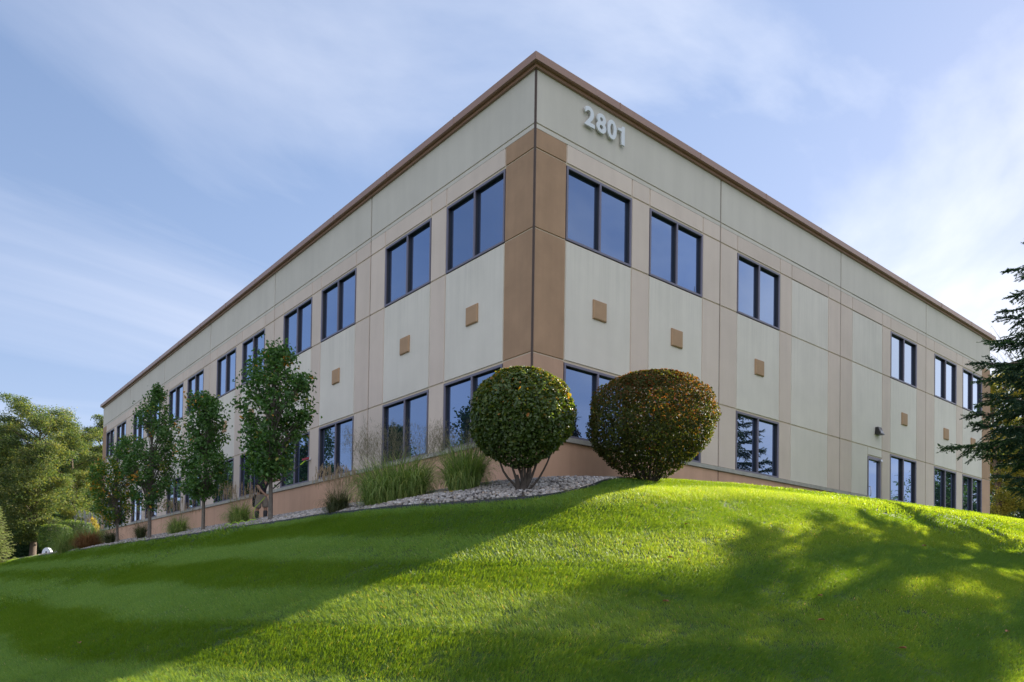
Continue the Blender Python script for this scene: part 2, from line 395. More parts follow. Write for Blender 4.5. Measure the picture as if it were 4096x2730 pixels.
# instanced scatter (uncountable stuff only)
def scatter(name, P, rot, scl, variants, material, sw=None):
    lib = bpy.data.collections.new(name+'_kinds')
    for v in variants: lib.objects.link(v)
    me = bpy.data.meshes.new(name); me.vertices.add(len(P)); me.vertices.foreach_set('co', np.asarray(P, np.float32).ravel())
    for an, ty, dat, fld in (('rot', 'FLOAT_VECTOR', rot, 'vector'), ('scl', 'FLOAT', scl, 'value')):
        a = me.attributes.new(an, ty, 'POINT'); a.data.foreach_set(fld, np.asarray(dat, np.float32).ravel())
    if sw is not None: a = me.attributes.new('swath', 'FLOAT', 'POINT'); a.data.foreach_set('value', np.asarray(sw, np.float32))
    o = bpy.data.objects.new(name, me); COL.objects.link(o); me.materials.append(material)
    ng = bpy.data.node_groups.new(name, 'GeometryNodeTree')
    ng.interface.new_socket('Geometry', in_out='INPUT', socket_type='NodeSocketGeometry')
    ng.interface.new_socket('Geometry', in_out='OUTPUT', socket_type='NodeSocketGeometry')
    N = ng.nodes; gi = N.new('NodeGroupInput'); go = N.new('NodeGroupOutput'); ip = N.new('GeometryNodeInstanceOnPoints')
    ci = N.new('GeometryNodeCollectionInfo'); ci.inputs['Collection'].default_value = lib; ci.inputs['Separate Children'].default_value = True
    ci.inputs['Reset Children'].default_value = True; ip.inputs['Pick Instance'].default_value = True
    ar = N.new('GeometryNodeInputNamedAttribute'); ar.data_type = 'FLOAT_VECTOR'; ar.inputs[0].default_value = 'rot'
    a2 = N.new('GeometryNodeInputNamedAttribute'); a2.data_type = 'FLOAT'; a2.inputs[0].default_value = 'scl'
    e2r = N.new('FunctionNodeEulerToRotation'); L = ng.links
    L.new(gi.outputs[0], ip.inputs['Points']); L.new(ci.outputs[0], ip.inputs['Instance'])
    L.new(ar.outputs[0], e2r.inputs[0]); L.new(e2r.outputs[0], ip.inputs['Rotation']); L.new(a2.outputs[0], ip.inputs['Scale'])
    L.new(ip.outputs[0], go.inputs[0])
    md = o.modifiers.new('scatter', 'NODES'); md.node_group = ng
    return o


rng = np.random.default_rng(7)


def blade_verts(base, h, wd, ang, lean, leandir, curve):
    """strips of 3 segments -> arrays; all inputs length n"""
    n = len(h); seg = np.array([0, .4, .75, 1.0]); wf = np.array([1, .85, .55, .06])
    ca, sa = np.cos(ang), np.sin(ang); ld = np.stack([np.cos(leandir), np.sin(leandir)], 1)
    V = np.zeros((n, 8, 3)); 
    for i, (s, f) in enumerate(zip(seg, wf)):
        off = lean*s+curve*s*s; z = h*(s-.25*(lean+curve)**2*s*s/np.maximum(h, .01)/np.maximum(h, .01)*0)
        cx = base[:, 0]+ld[:, 0]*off; cy = base[:, 1]+ld[:, 1]*off
        z = np.sqrt(np.maximum((h*s)**2-(off*.9)**2, (h*s*.25)**2))
        V[:, 2*i, 0] = cx-ca*wd*f/2; V[:, 2*i, 1] = cy-sa*wd*f/2; V[:, 2*i, 2] = z
        V[:, 2*i+1, 0] = cx+ca*wd*f/2; V[:, 2*i+1, 1] = cy+sa*wd*f/2; V[:, 2*i+1, 2] = z
    V[:, :, 2] += base[:, 2][:, None]
    b = (np.arange(n)*8)[:, None, None]; q = np.array([[0, 1, 3, 2], [2, 3, 5, 4], [4, 5, 7, 6]])
    return V.reshape(-1, 3), (b+q[None]).reshape(-1, 4)


def lawn_tuft(i, n, rad, h0, wd):
    r = rad*np.sqrt(rng.random(n)); a = rng.random(n)*6.283; base = np.stack([r*np.cos(a), r*np.sin(a), -.01+0*r], 1)
    h = h0*rng.uniform(.6, 1.25, n); tall = rng.random(n) < .04; h[tall] *= 1.35
    ld = rng.normal(0, .9, n); lean = h*rng.uniform(.2, .75, n); curve = h*rng.uniform(0, .35, n)
    V, F = blade_verts(base, h, wd*rng.uniform(.7, 1.2, n), rng.random(n)*6.283, lean, ld, curve)
    t0 = np.clip(rng.normal(.45, .2, n), 0, .92); t0[rng.random(n) < .006] = 1.0
    return fast_mesh('grass_tuft', V, F, M['lawn'], tint=np.repeat(t0, 8), link=False)


near = [lawn_tuft(i, 40, .085, .050, .0038) for i in range(6)]
farv = [lawn_tuft(i, 60, .16, .052, .0065) for i in range(5)]
vfar = [lawn_tuft(i, 34, .34, .075, .022) for i in range(4)]


def lawn_points(t0, t1, dens, a0=-37, a1=40):
    A = R_(a1-a0)/2*(t1*t1-t0*t0); n = int(A*dens)
    r = np.sqrt(rng.uniform(t0*t0, t1*t1, n)); th = R_(38.517)+np.radians(rng.uniform(a0, a1, n))
    x = CAM[0]+r*np.sin(th); y = CAM[1]+r*np.cos(th); d = dwall(x, y)
    k = (d > edge(x, y)+.03) & (x < 60); x, y, d = x[k], y[k], d[k]
    ax = np.maximum(-x, 0); ay = np.maximum(-y, 0)
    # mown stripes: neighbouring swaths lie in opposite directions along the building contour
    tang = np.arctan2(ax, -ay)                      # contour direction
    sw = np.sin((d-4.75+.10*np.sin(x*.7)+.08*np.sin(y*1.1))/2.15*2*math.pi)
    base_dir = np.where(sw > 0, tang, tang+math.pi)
    rz = base_dir+rng.normal(0, .45, len(x))
    e = .1; gxn = -(zt(x+e, y)-zt(x-e, y))/(2*e); gyn = -(zt(x, y+e)-zt(x, y-e))/(2*e)
    nrm = np.stack([gxn, gyn, np.ones_like(x)], 1); nrm /= np.linalg.norm(nrm, axis=1)[:, None]
    ax_ = np.stack([np.cos(rz), np.sin(rz), 0*rz], 1); ax_ -= (ax_*nrm).sum(1)[:, None]*nrm; ax_ /= np.linalg.norm(ax_, axis=1)[:, None]; ay_ = np.cross(nrm, ax_)
    rot = np.stack([np.arctan2(ay_[:, 2], nrm[:, 2]), -np.arcsin(np.clip(ax_[:, 2], -1, 1)), np.arctan2(ax_[:, 1], ax_[:, 0])], 1)
    patch = np.sin(x*1.7+2*np.sin(y*1.3))*np.sin(y*1.9+1.5*np.sin(x*1.1))
    scl = rng.uniform(.8, 1.2, len(x))*(1+.14*patch)
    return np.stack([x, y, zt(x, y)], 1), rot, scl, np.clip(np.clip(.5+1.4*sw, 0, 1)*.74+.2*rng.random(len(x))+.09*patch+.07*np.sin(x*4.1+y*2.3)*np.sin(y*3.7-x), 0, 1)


for nm, vs, args in (('lawn_grass', near, (4.2, 9.5, 460)), ('lawn_grass', farv, (9.3, 19, 170)), ('lawn_grass', vfar, (18.5, 70, 22))):
    P_, r_, s_, w_ = lawn_points(*args); o = scatter(nm, P_, r_, s_, vs, M['lawn'], w_)
    tag(o, {id(near): 'lush green lawn blades nearest the viewer', id(farv): 'green lawn blades covering the sunlit slope below the building', id(vfar): 'green lawn blades on the far slope beyond the trees'}[id(vs)], 'grass', kind='stuff')


def rock_variant(i):
    import bmesh
    bm = bmesh.new(); bmesh.ops.create_icosphere(bm, subdivisions=2, radius=.5)
    s = rng.uniform(.7, 1.25, 3)*np.array([1.15, .9, .62]); ph = rng.uniform(0, 6, 6)
    for v in bm.verts:
        c = v.co; k = 1+.16*math.sin(3.1*c.x*2+ph[0])*math.sin(2.7*c.y*2+ph[1])+.12*math.sin(4*c.z*2+ph[2]+c.x*3)
        v.co = Vector((c.x*s[0]*k, c.y*s[1]*k, c.z*s[2]*k))
    me = bpy.data.meshes.new('rock'); bm.to_mesh(me); bm.free(); me.materials.append(M['rock'])
    me.polygons.foreach_set('use_smooth', [True]*len(me.polygons))
    return bpy.data.objects.new('rock', me)


nr = 60000
x = rng.uniform(-3.9, 4.5, nr); y = rng.uniform(-3.9, 14, nr)
d = dwall(x, y); k = (d > .6) & (d < edge(x, y)-.03) & ((x < 0) | (y < 0)); x, y = x[k], y[k]
x2 = rng.uniform(-3.7, -.8, 9000); y2 = rng.uniform(14, 42, 9000); k = dwall(x2, y2) < edge(x2, y2)-.03
x = np.concatenate([x, x2[k]]); y = np.concatenate([y, y2[k]])
P = np.stack([x, y, zt(x, y)+.02+rng.uniform(0, .02, len(x))], 1)
o = scatter('river_rocks', P, rng.uniform(-.5, .5, (len(x), 3))+np.stack([0*x, 0*x, rng.uniform(0, 6.28, len(x))], 1),
            rng.uniform(.032, .078, len(x)), [rock_variant(i) for i in range(8)], M['rock'])
tag(o, 'pale grey and tan river rocks filling the bed along the building', 'rocks', kind='stuff')

# ------------------------------------------------------------------ building
BL = empty('office_building', (0, 0, 2.0)); tag(BL, 'two storey cream and tan office building numbered 2801 with bronze coping', 'building')
BO = np.array([0, 0, 2.0])


def bb(mb_, name, mats, parent=BL, smooth=False):
    o = mb_.build(name, mats, None, smooth); o.parent = parent
    base = BO if parent is BL else np.zeros(3)
    for v in o.data.vertices: v.co -= Vector(base)
    return o


LR, LL = 26.4, 39.9
S = {'R': lambda u, o, z: (u, -o, z), 'L': lambda u, o, z: (-o, u, z), 'E': lambda u, o, z: (LR+o, u, z), 'N': lambda u, o, z: (u, LL+o, z)}
UR = dict(Al=.935, Ar=3.09, Bl=3.74, Br=5.87, J1=6.64, Cl=7.43, Cr=9.59, Dl=10.23, Dr=12.41, J2=13.19, El=13.98, Er=16.15, Fl=16.79, Fr=18.95, J3=19.75, Gl=20.53, Gr=22.69, Hl=23.32, Hr=25.45)
UL = dict(Al=.957, Ar=3.157, Bl=3.806, Br=6.006, J1=6.787, Cl=7.61, Cr=9.82, Dl=10.47, Dr=12.66, J2=13.44, El=14.27, Er=16.445, Fl=17.09, Fr=19.24, J3=20.08, Gl=20.88, Gr=23.07, Hl=23.68, Hr=25.88, J4=26.68, Il=27.49, Ir=29.66, Jl=30.32, Jr=32.47, J5=33.34, Kl=34.07, Kr=36.28, Ll=36.9, Lr=38.96)
ZT, G1, BE, G2, G3, G4, ST, SB, ZB = 10.94, 9.78, 9.68, 9.26, 7.58, 4.96, 3.30, 3.20, 1.2
WT2, WT1 = 9.225, 4.925
GW = .013   # half groove


def slab(m_, fn, u0, u1, z0, z1, gl=GW, gr=GW, gb=GW, gt=GW, depth=.022, ch=.008, mi=0):
    a, b_, c, d_ = u0+gl, u1-gr, z0+gb, z1-gt
    f = [(a+ch, 0, c+ch), (b_-ch, 0, c+ch), (b_-ch, 0, d_-ch), (a+ch, 0, d_-ch)]
    r = [(a, -depth, c), (b_, -depth, c), (b_, -depth, d_), (a, -depth, d_)]
    b = len(m_.v); m_.v += [fn(*q) for q in f+r]; m_.f.append((b, b+1, b+2, b+3)); m_.m.append(mi)
    for i in range(4):
        j = (i+1) % 4; m_.f.append((b+i, b+4+i, b+4+j, b+j)); m_.m.append(mi)


def window(fn, u0, u1, z0, z1, name='window'):
    m_ = MB(); g = .010; a, b_, c, d_ = u0+g, u1-g, z0+g, z1-g; w_ = .046; dp = .085
    mid = (a+b_)/2
    def bars(q, w_, o0, o1, mw, e=0):
        for lo, hi in (((a+e, o0, c+e), (a+w_, o1, d_-e)), ((b_-w_, o0, c+e), (b_-e, o1, d_-e)), ((a+w_, o0, c+e), (b_-w_, o1, c+w_)), ((a+w_, o0, d_-w_*1.15), (b_-w_, o1, d_-e)),
                       ((mid-mw, o0, c+w_), (mid+mw, o1, d_-w_*1.15))): q.box(lo, hi, 0, fn)
    bars(m_, w_, -.03, .004, .024); wd = bb(m_, name, M['frame'])
    q = MB(); bars(q, w_-.004, -dp-.03, -.031, .020, .002); gk = bb(q, 'shaded_reveal', M['shaded_reveal']); gk.parent = wd  # black inner stop behind the frame, the reveal's shade put into its colour
    w_ -= .004
    for p0, p1 in ((a+w_, mid-.020), (mid+.020, b_-w_)):
        q = MB(); tx = rng.uniform(-.002, .002); ty = rng.uniform(-.002, .002); o_ = -dp
        pp = [fn(p0, o_+tx, c+w_), fn(p1, o_-tx, c+w_), fn(p1, o_-tx+ty, d_-w_*1.15), fn(p0, o_+tx+ty, d_-w_*1.15)]
        q.poly(pp if fn is S['R'] else pp[::-1])     # glass faces outwards
        o = bb(q, 'pane', M['glass']); o.parent = wd
    return wd


def facade(side, U, Lf, bays, blank, door=None, joints=()):
    fn = S[side]; mats = {}
    cur = [0]
    def g_(k): return mats.setdefault((k, cur[0] if k in ('pink', 'brown', 'pierlow', 'parapet', 'base') else (cur[0], len(mats)) if k == 'cream' else 0), MB())
    J = [0]+[U[j] for j in joints]+[Lf]
    # parapet band per precast panel
    for a, b_ in zip(J[:-1], J[1:]):
        cur[0] += 1
        slab(g_('parapet'), fn, a, b_, G1, ZT+.03, .022, .022)
        slab(g_('parapet'), fn, a, b_, BE, G1, .022, .022, 0, GW, .022, .0)
    cells = []  # (u0,u1,kind)
    keys = [k for k in U]
    edges = [0]+[U[k] for k in keys]+[Lf]; names = ['0']+keys+['E']
    back = g_('groove')
    zs_top = SB
    for i in range(len(edges)-1):
        a, b_ = edges[i], edges[i+1]; n0, n1 = names[i], names[i+1]
        isbay = n0[0] == n1[0] and n0[-1] == 'l'
        pier = (i == 0 or i == len(edges)-2); cur[0] = 100+i
        jl = .022 if n0[0] == 'J' or i == 0 else GW; jr = .022 if n1[0] == 'J' or i == len(edges)-2 else GW
        def bk(z0, z1, u0=a, u1=b_): back.poly([fn(u0, -.022, z0), fn(u1, -.022, z0), fn(u1, -.022, z1), fn(u0, -.022, z1)])
        base_end = door[0] if door else 1e9
        low = ST if a < base_end-.01 else ZB
        if pier:
            k = 'brown'
            for z0, z1 in ((G2, BE), (G3, G2), (G4, G3), (ST, G4)): slab(g_('brown' if z0 >= G4 else 'pierlow'), fn, a, b_, z0, z1, jl, jr, GW, 0 if z1 == BE else GW)
            bk(ZB, ZT)
            if side == 'R' and i > 0: slab(g_('pierlow'), fn, a, b_, ZB, ST, jl, jr, 0, 0)
        elif not isbay:
            for z0, z1 in ((G2, BE), (G3, G2), (G4, G3), (low, G4)): slab(g_('pink'), fn, a, b_, z0, z1, jl, jr, GW, 0 if z1 == BE else GW)
            bk(ZB, ZT)
        else:
            L_ = n0[0]; slab(g_('pink'), fn, a, b_, G2, BE, jl, jr, GW, 0)
            bk(G2, ZT)
            if L_ in blank:
                slab(g_('cream'), fn, a, b_, G3, G2); slab(g_('cream'), fn, a, b_, G4, G3)
                if door:
                    if a < door[0] < b_:
                        slab(g_('cream'), fn, a, door[0], ST, G4); slab(g_('cream'), fn, door[0], door[1]+.06, door[2]+.02, G4-.0)
                        bk(ZB, ZT, a, door[0]); bk(door[2], ZT, door[0], b_)
                    else: slab(g_('cream'), fn, a, b_, low, G4); bk(ZB, ZT)
                else: slab(g_('cream'), fn, a, b_, low, G4); bk(ZB, ZT)
            else:
                slab(g_('cream'), fn, a, b_, G4, G3)
                bk(G4-.02, G3); bk(ZB, ST)
                window(fn, a, b_, G3+.005, WT2); window(fn, a, b_, ST, WT1)
                for z0, z1 in ((WT2, G2+.02), (WT1, G4)): back.poly([fn(a, -.02, z0), fn(b_, -.02, z0), fn(b_, -.02, z1), fn(a, -.02, z1)])
                cur[0] = 200+i
                if low < ST: slab(g_('pink'), fn, a, b_, ZB, ST, GW, GW, 0, 0)
                c = (a+b_)/2; t_ = MB(); s_ = .215; zc_ = 6.285
                f = [(c-s_+.02, .05, zc_-s_+.02), (c+s_-.02, .05, zc_-s_+.02), (c+s_-.02, .05, zc_+s_-.02), (c-s_+.02, .05, zc_+s_-.02)]
                r = [(c-s_, .03, zc_-s_), (c+s_, .03, zc_-s_), (c+s_, .03, zc_+s_), (c-s_, .03, zc_+s_)]
                w0 = [(c-s_, 0.001, zc_-s_), (c+s_, .001, zc_-s_), (c+s_, .001, zc_+s_), (c-s_, .001, zc_+s_)]
                t_.poly([fn(*q) for q in f])
                for A_, B_ in ((f, r), (r, w0)):
                    for q in range(4): t_.poly([fn(*A_[q]), fn(*B_[q]), fn(*B_[(q+1) % 4]), fn(*A_[(q+1) % 4])])
                bb(t_, 'accent_tile', M['tile'])
    be = door[0] if door else Lf
    for a, b_ in zip(J[:-1], J[1:]):
        cur[0] += 1
        if a < be: slab(g_('base'), fn, a, min(b_, be), ZB, SB, .022, .022, 0, 0)
    m_ = MB()
    a = -.045 if side in 'RL' else 0
    cuts = [a]+[j for j in J[1:-1] if j < be]+[be]
    for p, q in zip(cuts[:-1], cuts[1:]): m_.box((p+.003, -.02, SB), (q-.003, .05, ST-.002), 0, fn)
    if side == 'R': pass
    bb(m_, 'sill', M['sill'])
    for j in J[1:-1] + ([0.0] if side in 'RL' else []):
        dk = MB(); dk.box((j-.008, -.03, ZB), (j+.008, -.012 if j else -.008, ZT), 0, fn); bb(dk, 'joint_seal', M['joint'])
    nm = {'parapet': ('parapet', 'parapet'), 'pink': ('pilaster', 'pink'), 'cream': ('spandrel_panel', 'cream'), 'brown': ('corner_pier', 'brown'), 'pierlow': ('corner_pier', 'pierlow'),
          'base': ('base_course', 'base'), 'groove': ('wall', 'groove'), 'joint': ('joint_seal', 'joint')}
    for k, mb_ in mats.items():
        k = k[0]
        if mb_.f: bb(mb_, nm[k][0], M[nm[k][1]])


M['pierlow'] = mat('lower_pier_stucco', (.49, .31, .21), .9, .08, 1.2, .06, .25, 90)
facade('R', UR, LR, 8, 'DE', door=(15.10, 16.09, 4.66), joints=('J1', 'J2', 'J3'))
facade('L', UL, LL, 12, '', joints=('J1', 'J2', 'J3', 'J4', 'J5'))
m_ = MB()
for fn, L_ in ((S['E'], LL), (S['N'], LR)):
    n = 6
    for i in range(n): slab(m_, fn, L_*i/n, L_*(i+1)/n, ZB, G4); slab(m_, fn, L_*i/n, L_*(i+1)/n, G4, G1); slab(m_, fn, L_*i/n, L_*(i+1)/n, G1, ZT+.03)
    m_.poly([fn(0, -.022, ZB), fn(L_, -.022, ZB), fn(L_, -.022, ZT), fn(0, -.022, ZT)])
bb(m_, 'wall', M['cream'])
m_ = MB(); m_.box((.3, .3, 10.2), (LR-.3, LL-.3, 10.6)); bb(m_, 'roof', M['roof'])
# coping: fascia ring with a recessed lower lip
m_ = MB()
def ring(o0, o1, z0, z1):
    a = (-o1, -o1, LR+o1, LL+o1); i = (-o0, -o0, LR+o0, LL+o0)
    m_.box((a[0], a[1], z0), (a[2], i[1], z1)); m_.box((a[0], i[3], z0), (a[2], a[3], z1))
    m_.box((a[0], i[1], z0), (i[0], i[3], z1)); m_.box((i[2], i[1], z0), (a[2], i[3], z1))
ring(-.35, .16, 10.98, 11.14); ring(-.30, .06, 10.915, 10.978)
for k in range(1, 9):    # standing seams
    u = k*3.05-.6
    if u < LR: m_.box((u, -.166, 10.975), (u+.03, .2, 11.147))
for k in range(1, 13):
    u = k*3.05-.35; m_.box((-.166, u, 10.975), (.2, u+.03, 11.147))
bb(m_, 'coping', M['coping'])
# door
m_ = MB(); fn = S['R']; a, b_, zt_, zb_ = 15.12, 16.08, 4.64, 2.45
for lo, hi in (((a, -.13, zb_), (a+.05, .01, zt_)), ((b_-.06, -.13, zb_), (b_, .01, zt_)), ((a+.05, -.13, zt_-.09), (b_-.06, .01, zt_)), ((a, -.13, zt_), (b_+.07, -.02, zt_+.02))): m_.box(lo, hi, 0, fn)
dr = bb(m_, 'door', M['frame'])
m_ = MB(); m_.poly([fn(a+.05, -.06, zb_), fn(b_-.06, -.06, zb_), fn(b_-.06, -.06, zt_-.09), fn(a+.05, -.06, zt_-.09)]); bb(m_, 'pane', M['glass']).parent = dr
m_ = MB(); m_.tube([fn(a+.10, -.05, 3.3), fn(a+.10, .05, 3.31), fn(a+.10, .06, 3.4), fn(a+.10, .05, 3.62), fn(a+.10, -.05, 3.63)], .013, 8); bb(m_, 'handle', M['metal'], smooth=True).parent = dr
m_ = MB(); m_.box((b_-.16, .01, zt_-.10), (b_-.02, .07, zt_-.03), 0, fn); bb(m_, 'door_closer', M['metal']).parent = dr
# wall lamp above door
m_ = MB(); p = [(15.6, 0, 5.43), (15.92, 0, 5.43), (15.92, .19, 5.42), (15.6, .19, 5.42), (15.64, 0, 5.68), (15.88, 0, 5.68), (15.88, .10, 5.68), (15.64, .10, 5.68)]
m_.hull8([fn(*q) for q in p]); lp = bb(m_, 'wall_lamp', M['dark_plastic'])
m_ = MB(); m_.poly([fn(15.63, .193, 5.45), fn(15.89, .193, 5.45), fn(15.86, .155, 5.56), fn(15.66, .155, 5.56)]); bb(m_, 'lens', M['lens']).parent = lp


# address digits 2801, raised off the wall on pins
def digit(ch, u0, z0, wdt, h):
    if ch == '1':
        o2 = [(.52, 0), (1, 0), (1, 1), (.66, 1), (.60, .91), (.48, .85), (.30, .82), (0, .81), (0, .68), (.52, .68)]
        m_ = MB(); f = [(u0+a*wdt, -.086, z0+b*h) for a, b in o2]; r = [(a, -.052, c) for a, b, c in f]
        m_.poly(f[:5]+[f[9]]); m_.poly([f[5], f[6], f[7], f[8], f[9], f[4]][:5]); m_.poly([f[4], f[5], f[9]])
        for i in range(10): m_.poly([f[i], r[i], r[(i+1) % 10], f[(i+1) % 10]])
        m_.tube([(u0+wdt*.75, 0, z0+h*.5), (u0+wdt*.75, -.0515, z0+h*.5)], .008, 6)
        return bb(m_, 'address_number', M['number'])
    cu = bpy.data.curves.new('numeral', 'FONT'); cu.body = ch; cu.size = 1; cu.offset = .028; cu.extrude = .5; cu.resolution_u = 8
    tmp = bpy.data.objects.new('numeral', cu); COL.objects.link(tmp); bpy.context.view_layer.update()
    me = bpy.data.meshes.new_from_object(tmp.evaluated_get(bpy.context.evaluated_depsgraph_get())); bpy.data.objects.remove(tmp)
    co = np.array([v.co for v in me.vertices]); lo, hi = co.min(0), co.max(0)
    for v in me.vertices:
        p = ((v.co.x-lo[0])/(hi[0]-lo[0])*wdt+u0, -(.052+.034*(v.co.z-lo[2])/(hi[2]-lo[2])), (v.co.y-lo[1])/(hi[1]-lo[1])*h+z0); v.co = Vector(p)-Vector(BO)
    me.materials.clear(); me.materials.append(M['number'])
    o = bpy.data.objects.new('address_number', me); COL.objects.link(o); o.parent = BL
    m_ = MB()
    for hz in (.2, .8): m_.tube([(u0+wdt*(.5 if ch != '1' else .75), -.0, z0+h*hz), (u0+wdt*(.5 if ch != '1' else .75), -.0515, z0+h*hz)], .008, 6)
    for v in range(len(m_.v)): m_.v[v] = tuple(np.array(m_.v[v])-BO)
    q = m_.build('stand_off_pin', M['metal']); q.parent = o


for ch, u, wd_ in (('2', 1.39, .315), ('8', 1.765, .31), ('0', 2.12, .305), ('1', 2.48, .225)): digit(ch, u, 10.275, wd_, .435)


# ------------------------------------------------------------------ vegetation builders
def leaves(C_, Nn, size, aspect=.6, fold=.25):
    n = len(C_); Nn = Nn/(np.linalg.norm(Nn, axis=1)[:, None]+1e-9)
    r = rng.normal(size=(n, 3)); A = np.cross(Nn, r); A /= np.linalg.norm(A, axis=1)[:, None]+1e-9; B = np.cross(Nn, A)
    s = np.broadcast_to(size, (n,))[:, None]
    V = np.zeros((n, 6, 3)); ha = s*.5; hb = s*aspect*.5
    V[:, 0] = C_-A*ha; V[:, 3] = C_+A*ha-Nn*s*.12
    V[:, 1] = C_-A*ha*.35-B*hb*.9+Nn*s*fold*.4; V[:, 2] = C_+A*ha*.4-B*hb*.8+Nn*s*fold*.3
    V[:, 5] = C_-A*ha*.35+B*hb*.9+Nn*s*fold*.4; V[:, 4] = C_+A*ha*.4+B*hb*.8+Nn*s*fold*.3
    b = (np.arange(n)*6)[:, None, None]; q = np.array([[0, 1, 2, 3], [0, 3, 4, 5]])
    return V.reshape(-1, 3), (b+q[None]).reshape(-1, 4)


def leaf_obj(name, C_, Nn, size, m, tint, parent, aspect=.6):
    V, F = leaves(C_, Nn, size, aspect); return fast_mesh(name, V, F, m, parent, np.repeat(tint, 6))


def limb(mb_, a, b_, r0, r1, sag=.0, n=6, sides=6, wob=.04, up=None):
    a = np.array(a, float); b_ = np.array(b_, float); t_ = np.linspace(0, 1, n)[:, None]; L_ = np.linalg.norm(b_-a)
    ctrl = (a+b_)/2+np.array([0, 0, sag*L_]) if up is None else a+np.array(up)*L_*.5
    P_ = (1-t_)**2*a+2*t_*(1-t_)*ctrl+t_**2*b_; P_[1:-1] += rng.normal(0, wob*L_*.3, (n-2, 3))
    mb_.tube(P_, r0+(r1-r0)*t_[:, 0], sides, cap=False); return P_


def street_tree(name, fx, fy, depth, rows, label, nclump, per, mleaf, tint_hi=.5, trunk_r=.075, top_trunk=None, leaf=.095, group='young trees along the left wall'):
    """rows: (photo y, left x, right x) of the crown outline, turned into metres at this tree's real distance"""
    base = at(fx, fy, depth); base[2] = tz(base[0], base[1])-.02
    k = depth/Fp; rt = empty(name, base); tag(rt, label, 'tree', group)
    z0 = at(fx, fy, depth)[2]
    env = sorted([(z0+(fy-y)*k-base[2], (a-fx)*k, (b-fx)*k) for y, a, b in rows])
    ez = np.array([e[0] for e in env]); el_ = np.array([e[1] for e in env]); er = np.array([e[2] for e in env])
    wts = er-el_; zz = rng.uniform(ez[0], ez[-1], nclump*6); keep = rng.random(len(zz)) < np.interp(zz, ez, wts)/wts.max(); zz = zz[keep][:nclump]
    # make sure the very top is filled
    zz[:max(4, nclump//30)] = rng.uniform(ez[-1]-.35, ez[-1]-.05, max(4, nclump//30))
    l_ = np.interp(zz, ez, el_); r_ = np.interp(zz, ez, er); mid = (l_+r_)/2; hw = (r_-l_)/2
    rad = rng.random(len(zz))**.45*rng.uniform(.78, 1.06, len(zz)); ang = rng.uniform(0, 6.283, len(zz)); cr = .115
    hx = np.maximum(hw-cr*.25, .03)
    cc = mid[:, None]*RV+(hx*rad*np.cos(ang))[:, None]*RV+(hx*rad*np.sin(ang))[:, None]*FV; cc[:, 2] = zz
    tr = MB(); ht = top_trunk or ez[0]+(ez[-1]-ez[0])*.45
    P_ = [(0, 0, 0), (0, 0, ez[0]*.5), (rng.normal(0, .02), rng.normal(0, .02), ez[0]+.1), (rng.normal(0, .04)+mid.mean()*RV[0]*.5, rng.normal(0, .04)+mid.mean()*RV[1]*.5, ht), (mid.mean()*RV[0], mid.mean()*RV[1], ez[-1]-.3)]
    tr.tube(P_, [trunk_r*1.18, trunk_r, trunk_r*.82, trunk_r*.45, .008], 10)
    tr.build('trunk', M['bark'], rt, smooth=True)
    br = MB(); axis = np.array(P_)
    for c in cc[::2]:
        hz = max(ez[0]-.12, c[2]-max(.5, np.hypot(c[0], c[1])*1.5)-rng.uniform(0, .5)); hz = min(hz, ez[-1]-.5)
        a = np.array([np.interp(hz, axis[:, 2], axis[:, 0]), np.interp(hz, axis[:, 2], axis[:, 1]), hz])
        limb(br, a, c, .022, .005, up=((c-a)[0]*.25/np.linalg.norm(c-a), (c-a)[1]*.25/np.linalg.norm(c-a), 1.0), n=6, sides=5)
    br.build('branch', M['bark'], rt, smooth=True)
    n = len(cc)*per; ci = np.repeat(np.arange(len(cc)), per)
    pos = cc[ci]+np.clip(rng.normal(0, 1, (n, 3)), -1.9, 1.9)*np.array([cr, cr, cr*1.05])*rng.uniform(.6, 1.25, len(cc))[ci][:, None]
    nn = rng.normal(0, .75, (n, 3))+np.array([0, 0, .45])+(pos*np.array([1, 1, 0]))*.35
    tint = np.clip(rng.normal(.35, .22, n)+rng.normal(0, .12, len(cc))[ci], 0, .90); hi = rng.random(len(cc)) < .05*tint_hi*2
    tint[hi[ci] & (rng.random(n) < .6)] = .97; tint[rng.random(n) < .003] = .97
    leaf_obj('crown', pos, nn, leaf*rng.uniform(.75, 1.2, n), mleaf, tint, rt, .62)
    return rt


Z1 = lambda rows: [(1300+y/1.651, 300+a/1.651, 300+b/1.651) for y, a, b in rows]
street_tree('pear_tree', 1081, 2086, 18.1, Z1([(145, 1250, 1390), (250, 1165, 1480), (350, 1090, 1540), (450, 1075, 1585), (560, 1075, 1550), (680, 1065, 1520), (800, 1085, 1440), (900, 1110, 1420), (980, 1130, 1400), (1010, 1200, 1300)]),
            'tallest green young tree, nearest of the row, standing in front of the window cleaner', 200, 40, M['pear'], .15, .052)
street_tree('pear_tree', 812, 2126, 22.0, Z1([(465, 775, 870), (540, 730, 970), (600, 730, 1005), (700, 715, 1000), (800, 690, 960), (900, 645, 1040), (1000, 645, 1040), (1080, 690, 960), (1160, 790, 900)]),
            'slender green young tree, next left of the one the window cleaner stands behind', 165, 42, M['pear'], .15, .05)
street_tree('pear_tree', 597, 2153, 26.5, Z1([(412, 515, 550), (500, 450, 575), (600, 385, 640), (680, 370, 695), (760, 300, 690), (850, 225, 660), (950, 250, 640), (1050, 340, 650), (1130, 370, 610), (1210, 420, 580)]),
            'broad green young tree with a thin pointed top, third along the left wall', 205, 42, M['pear'], .12, .062)
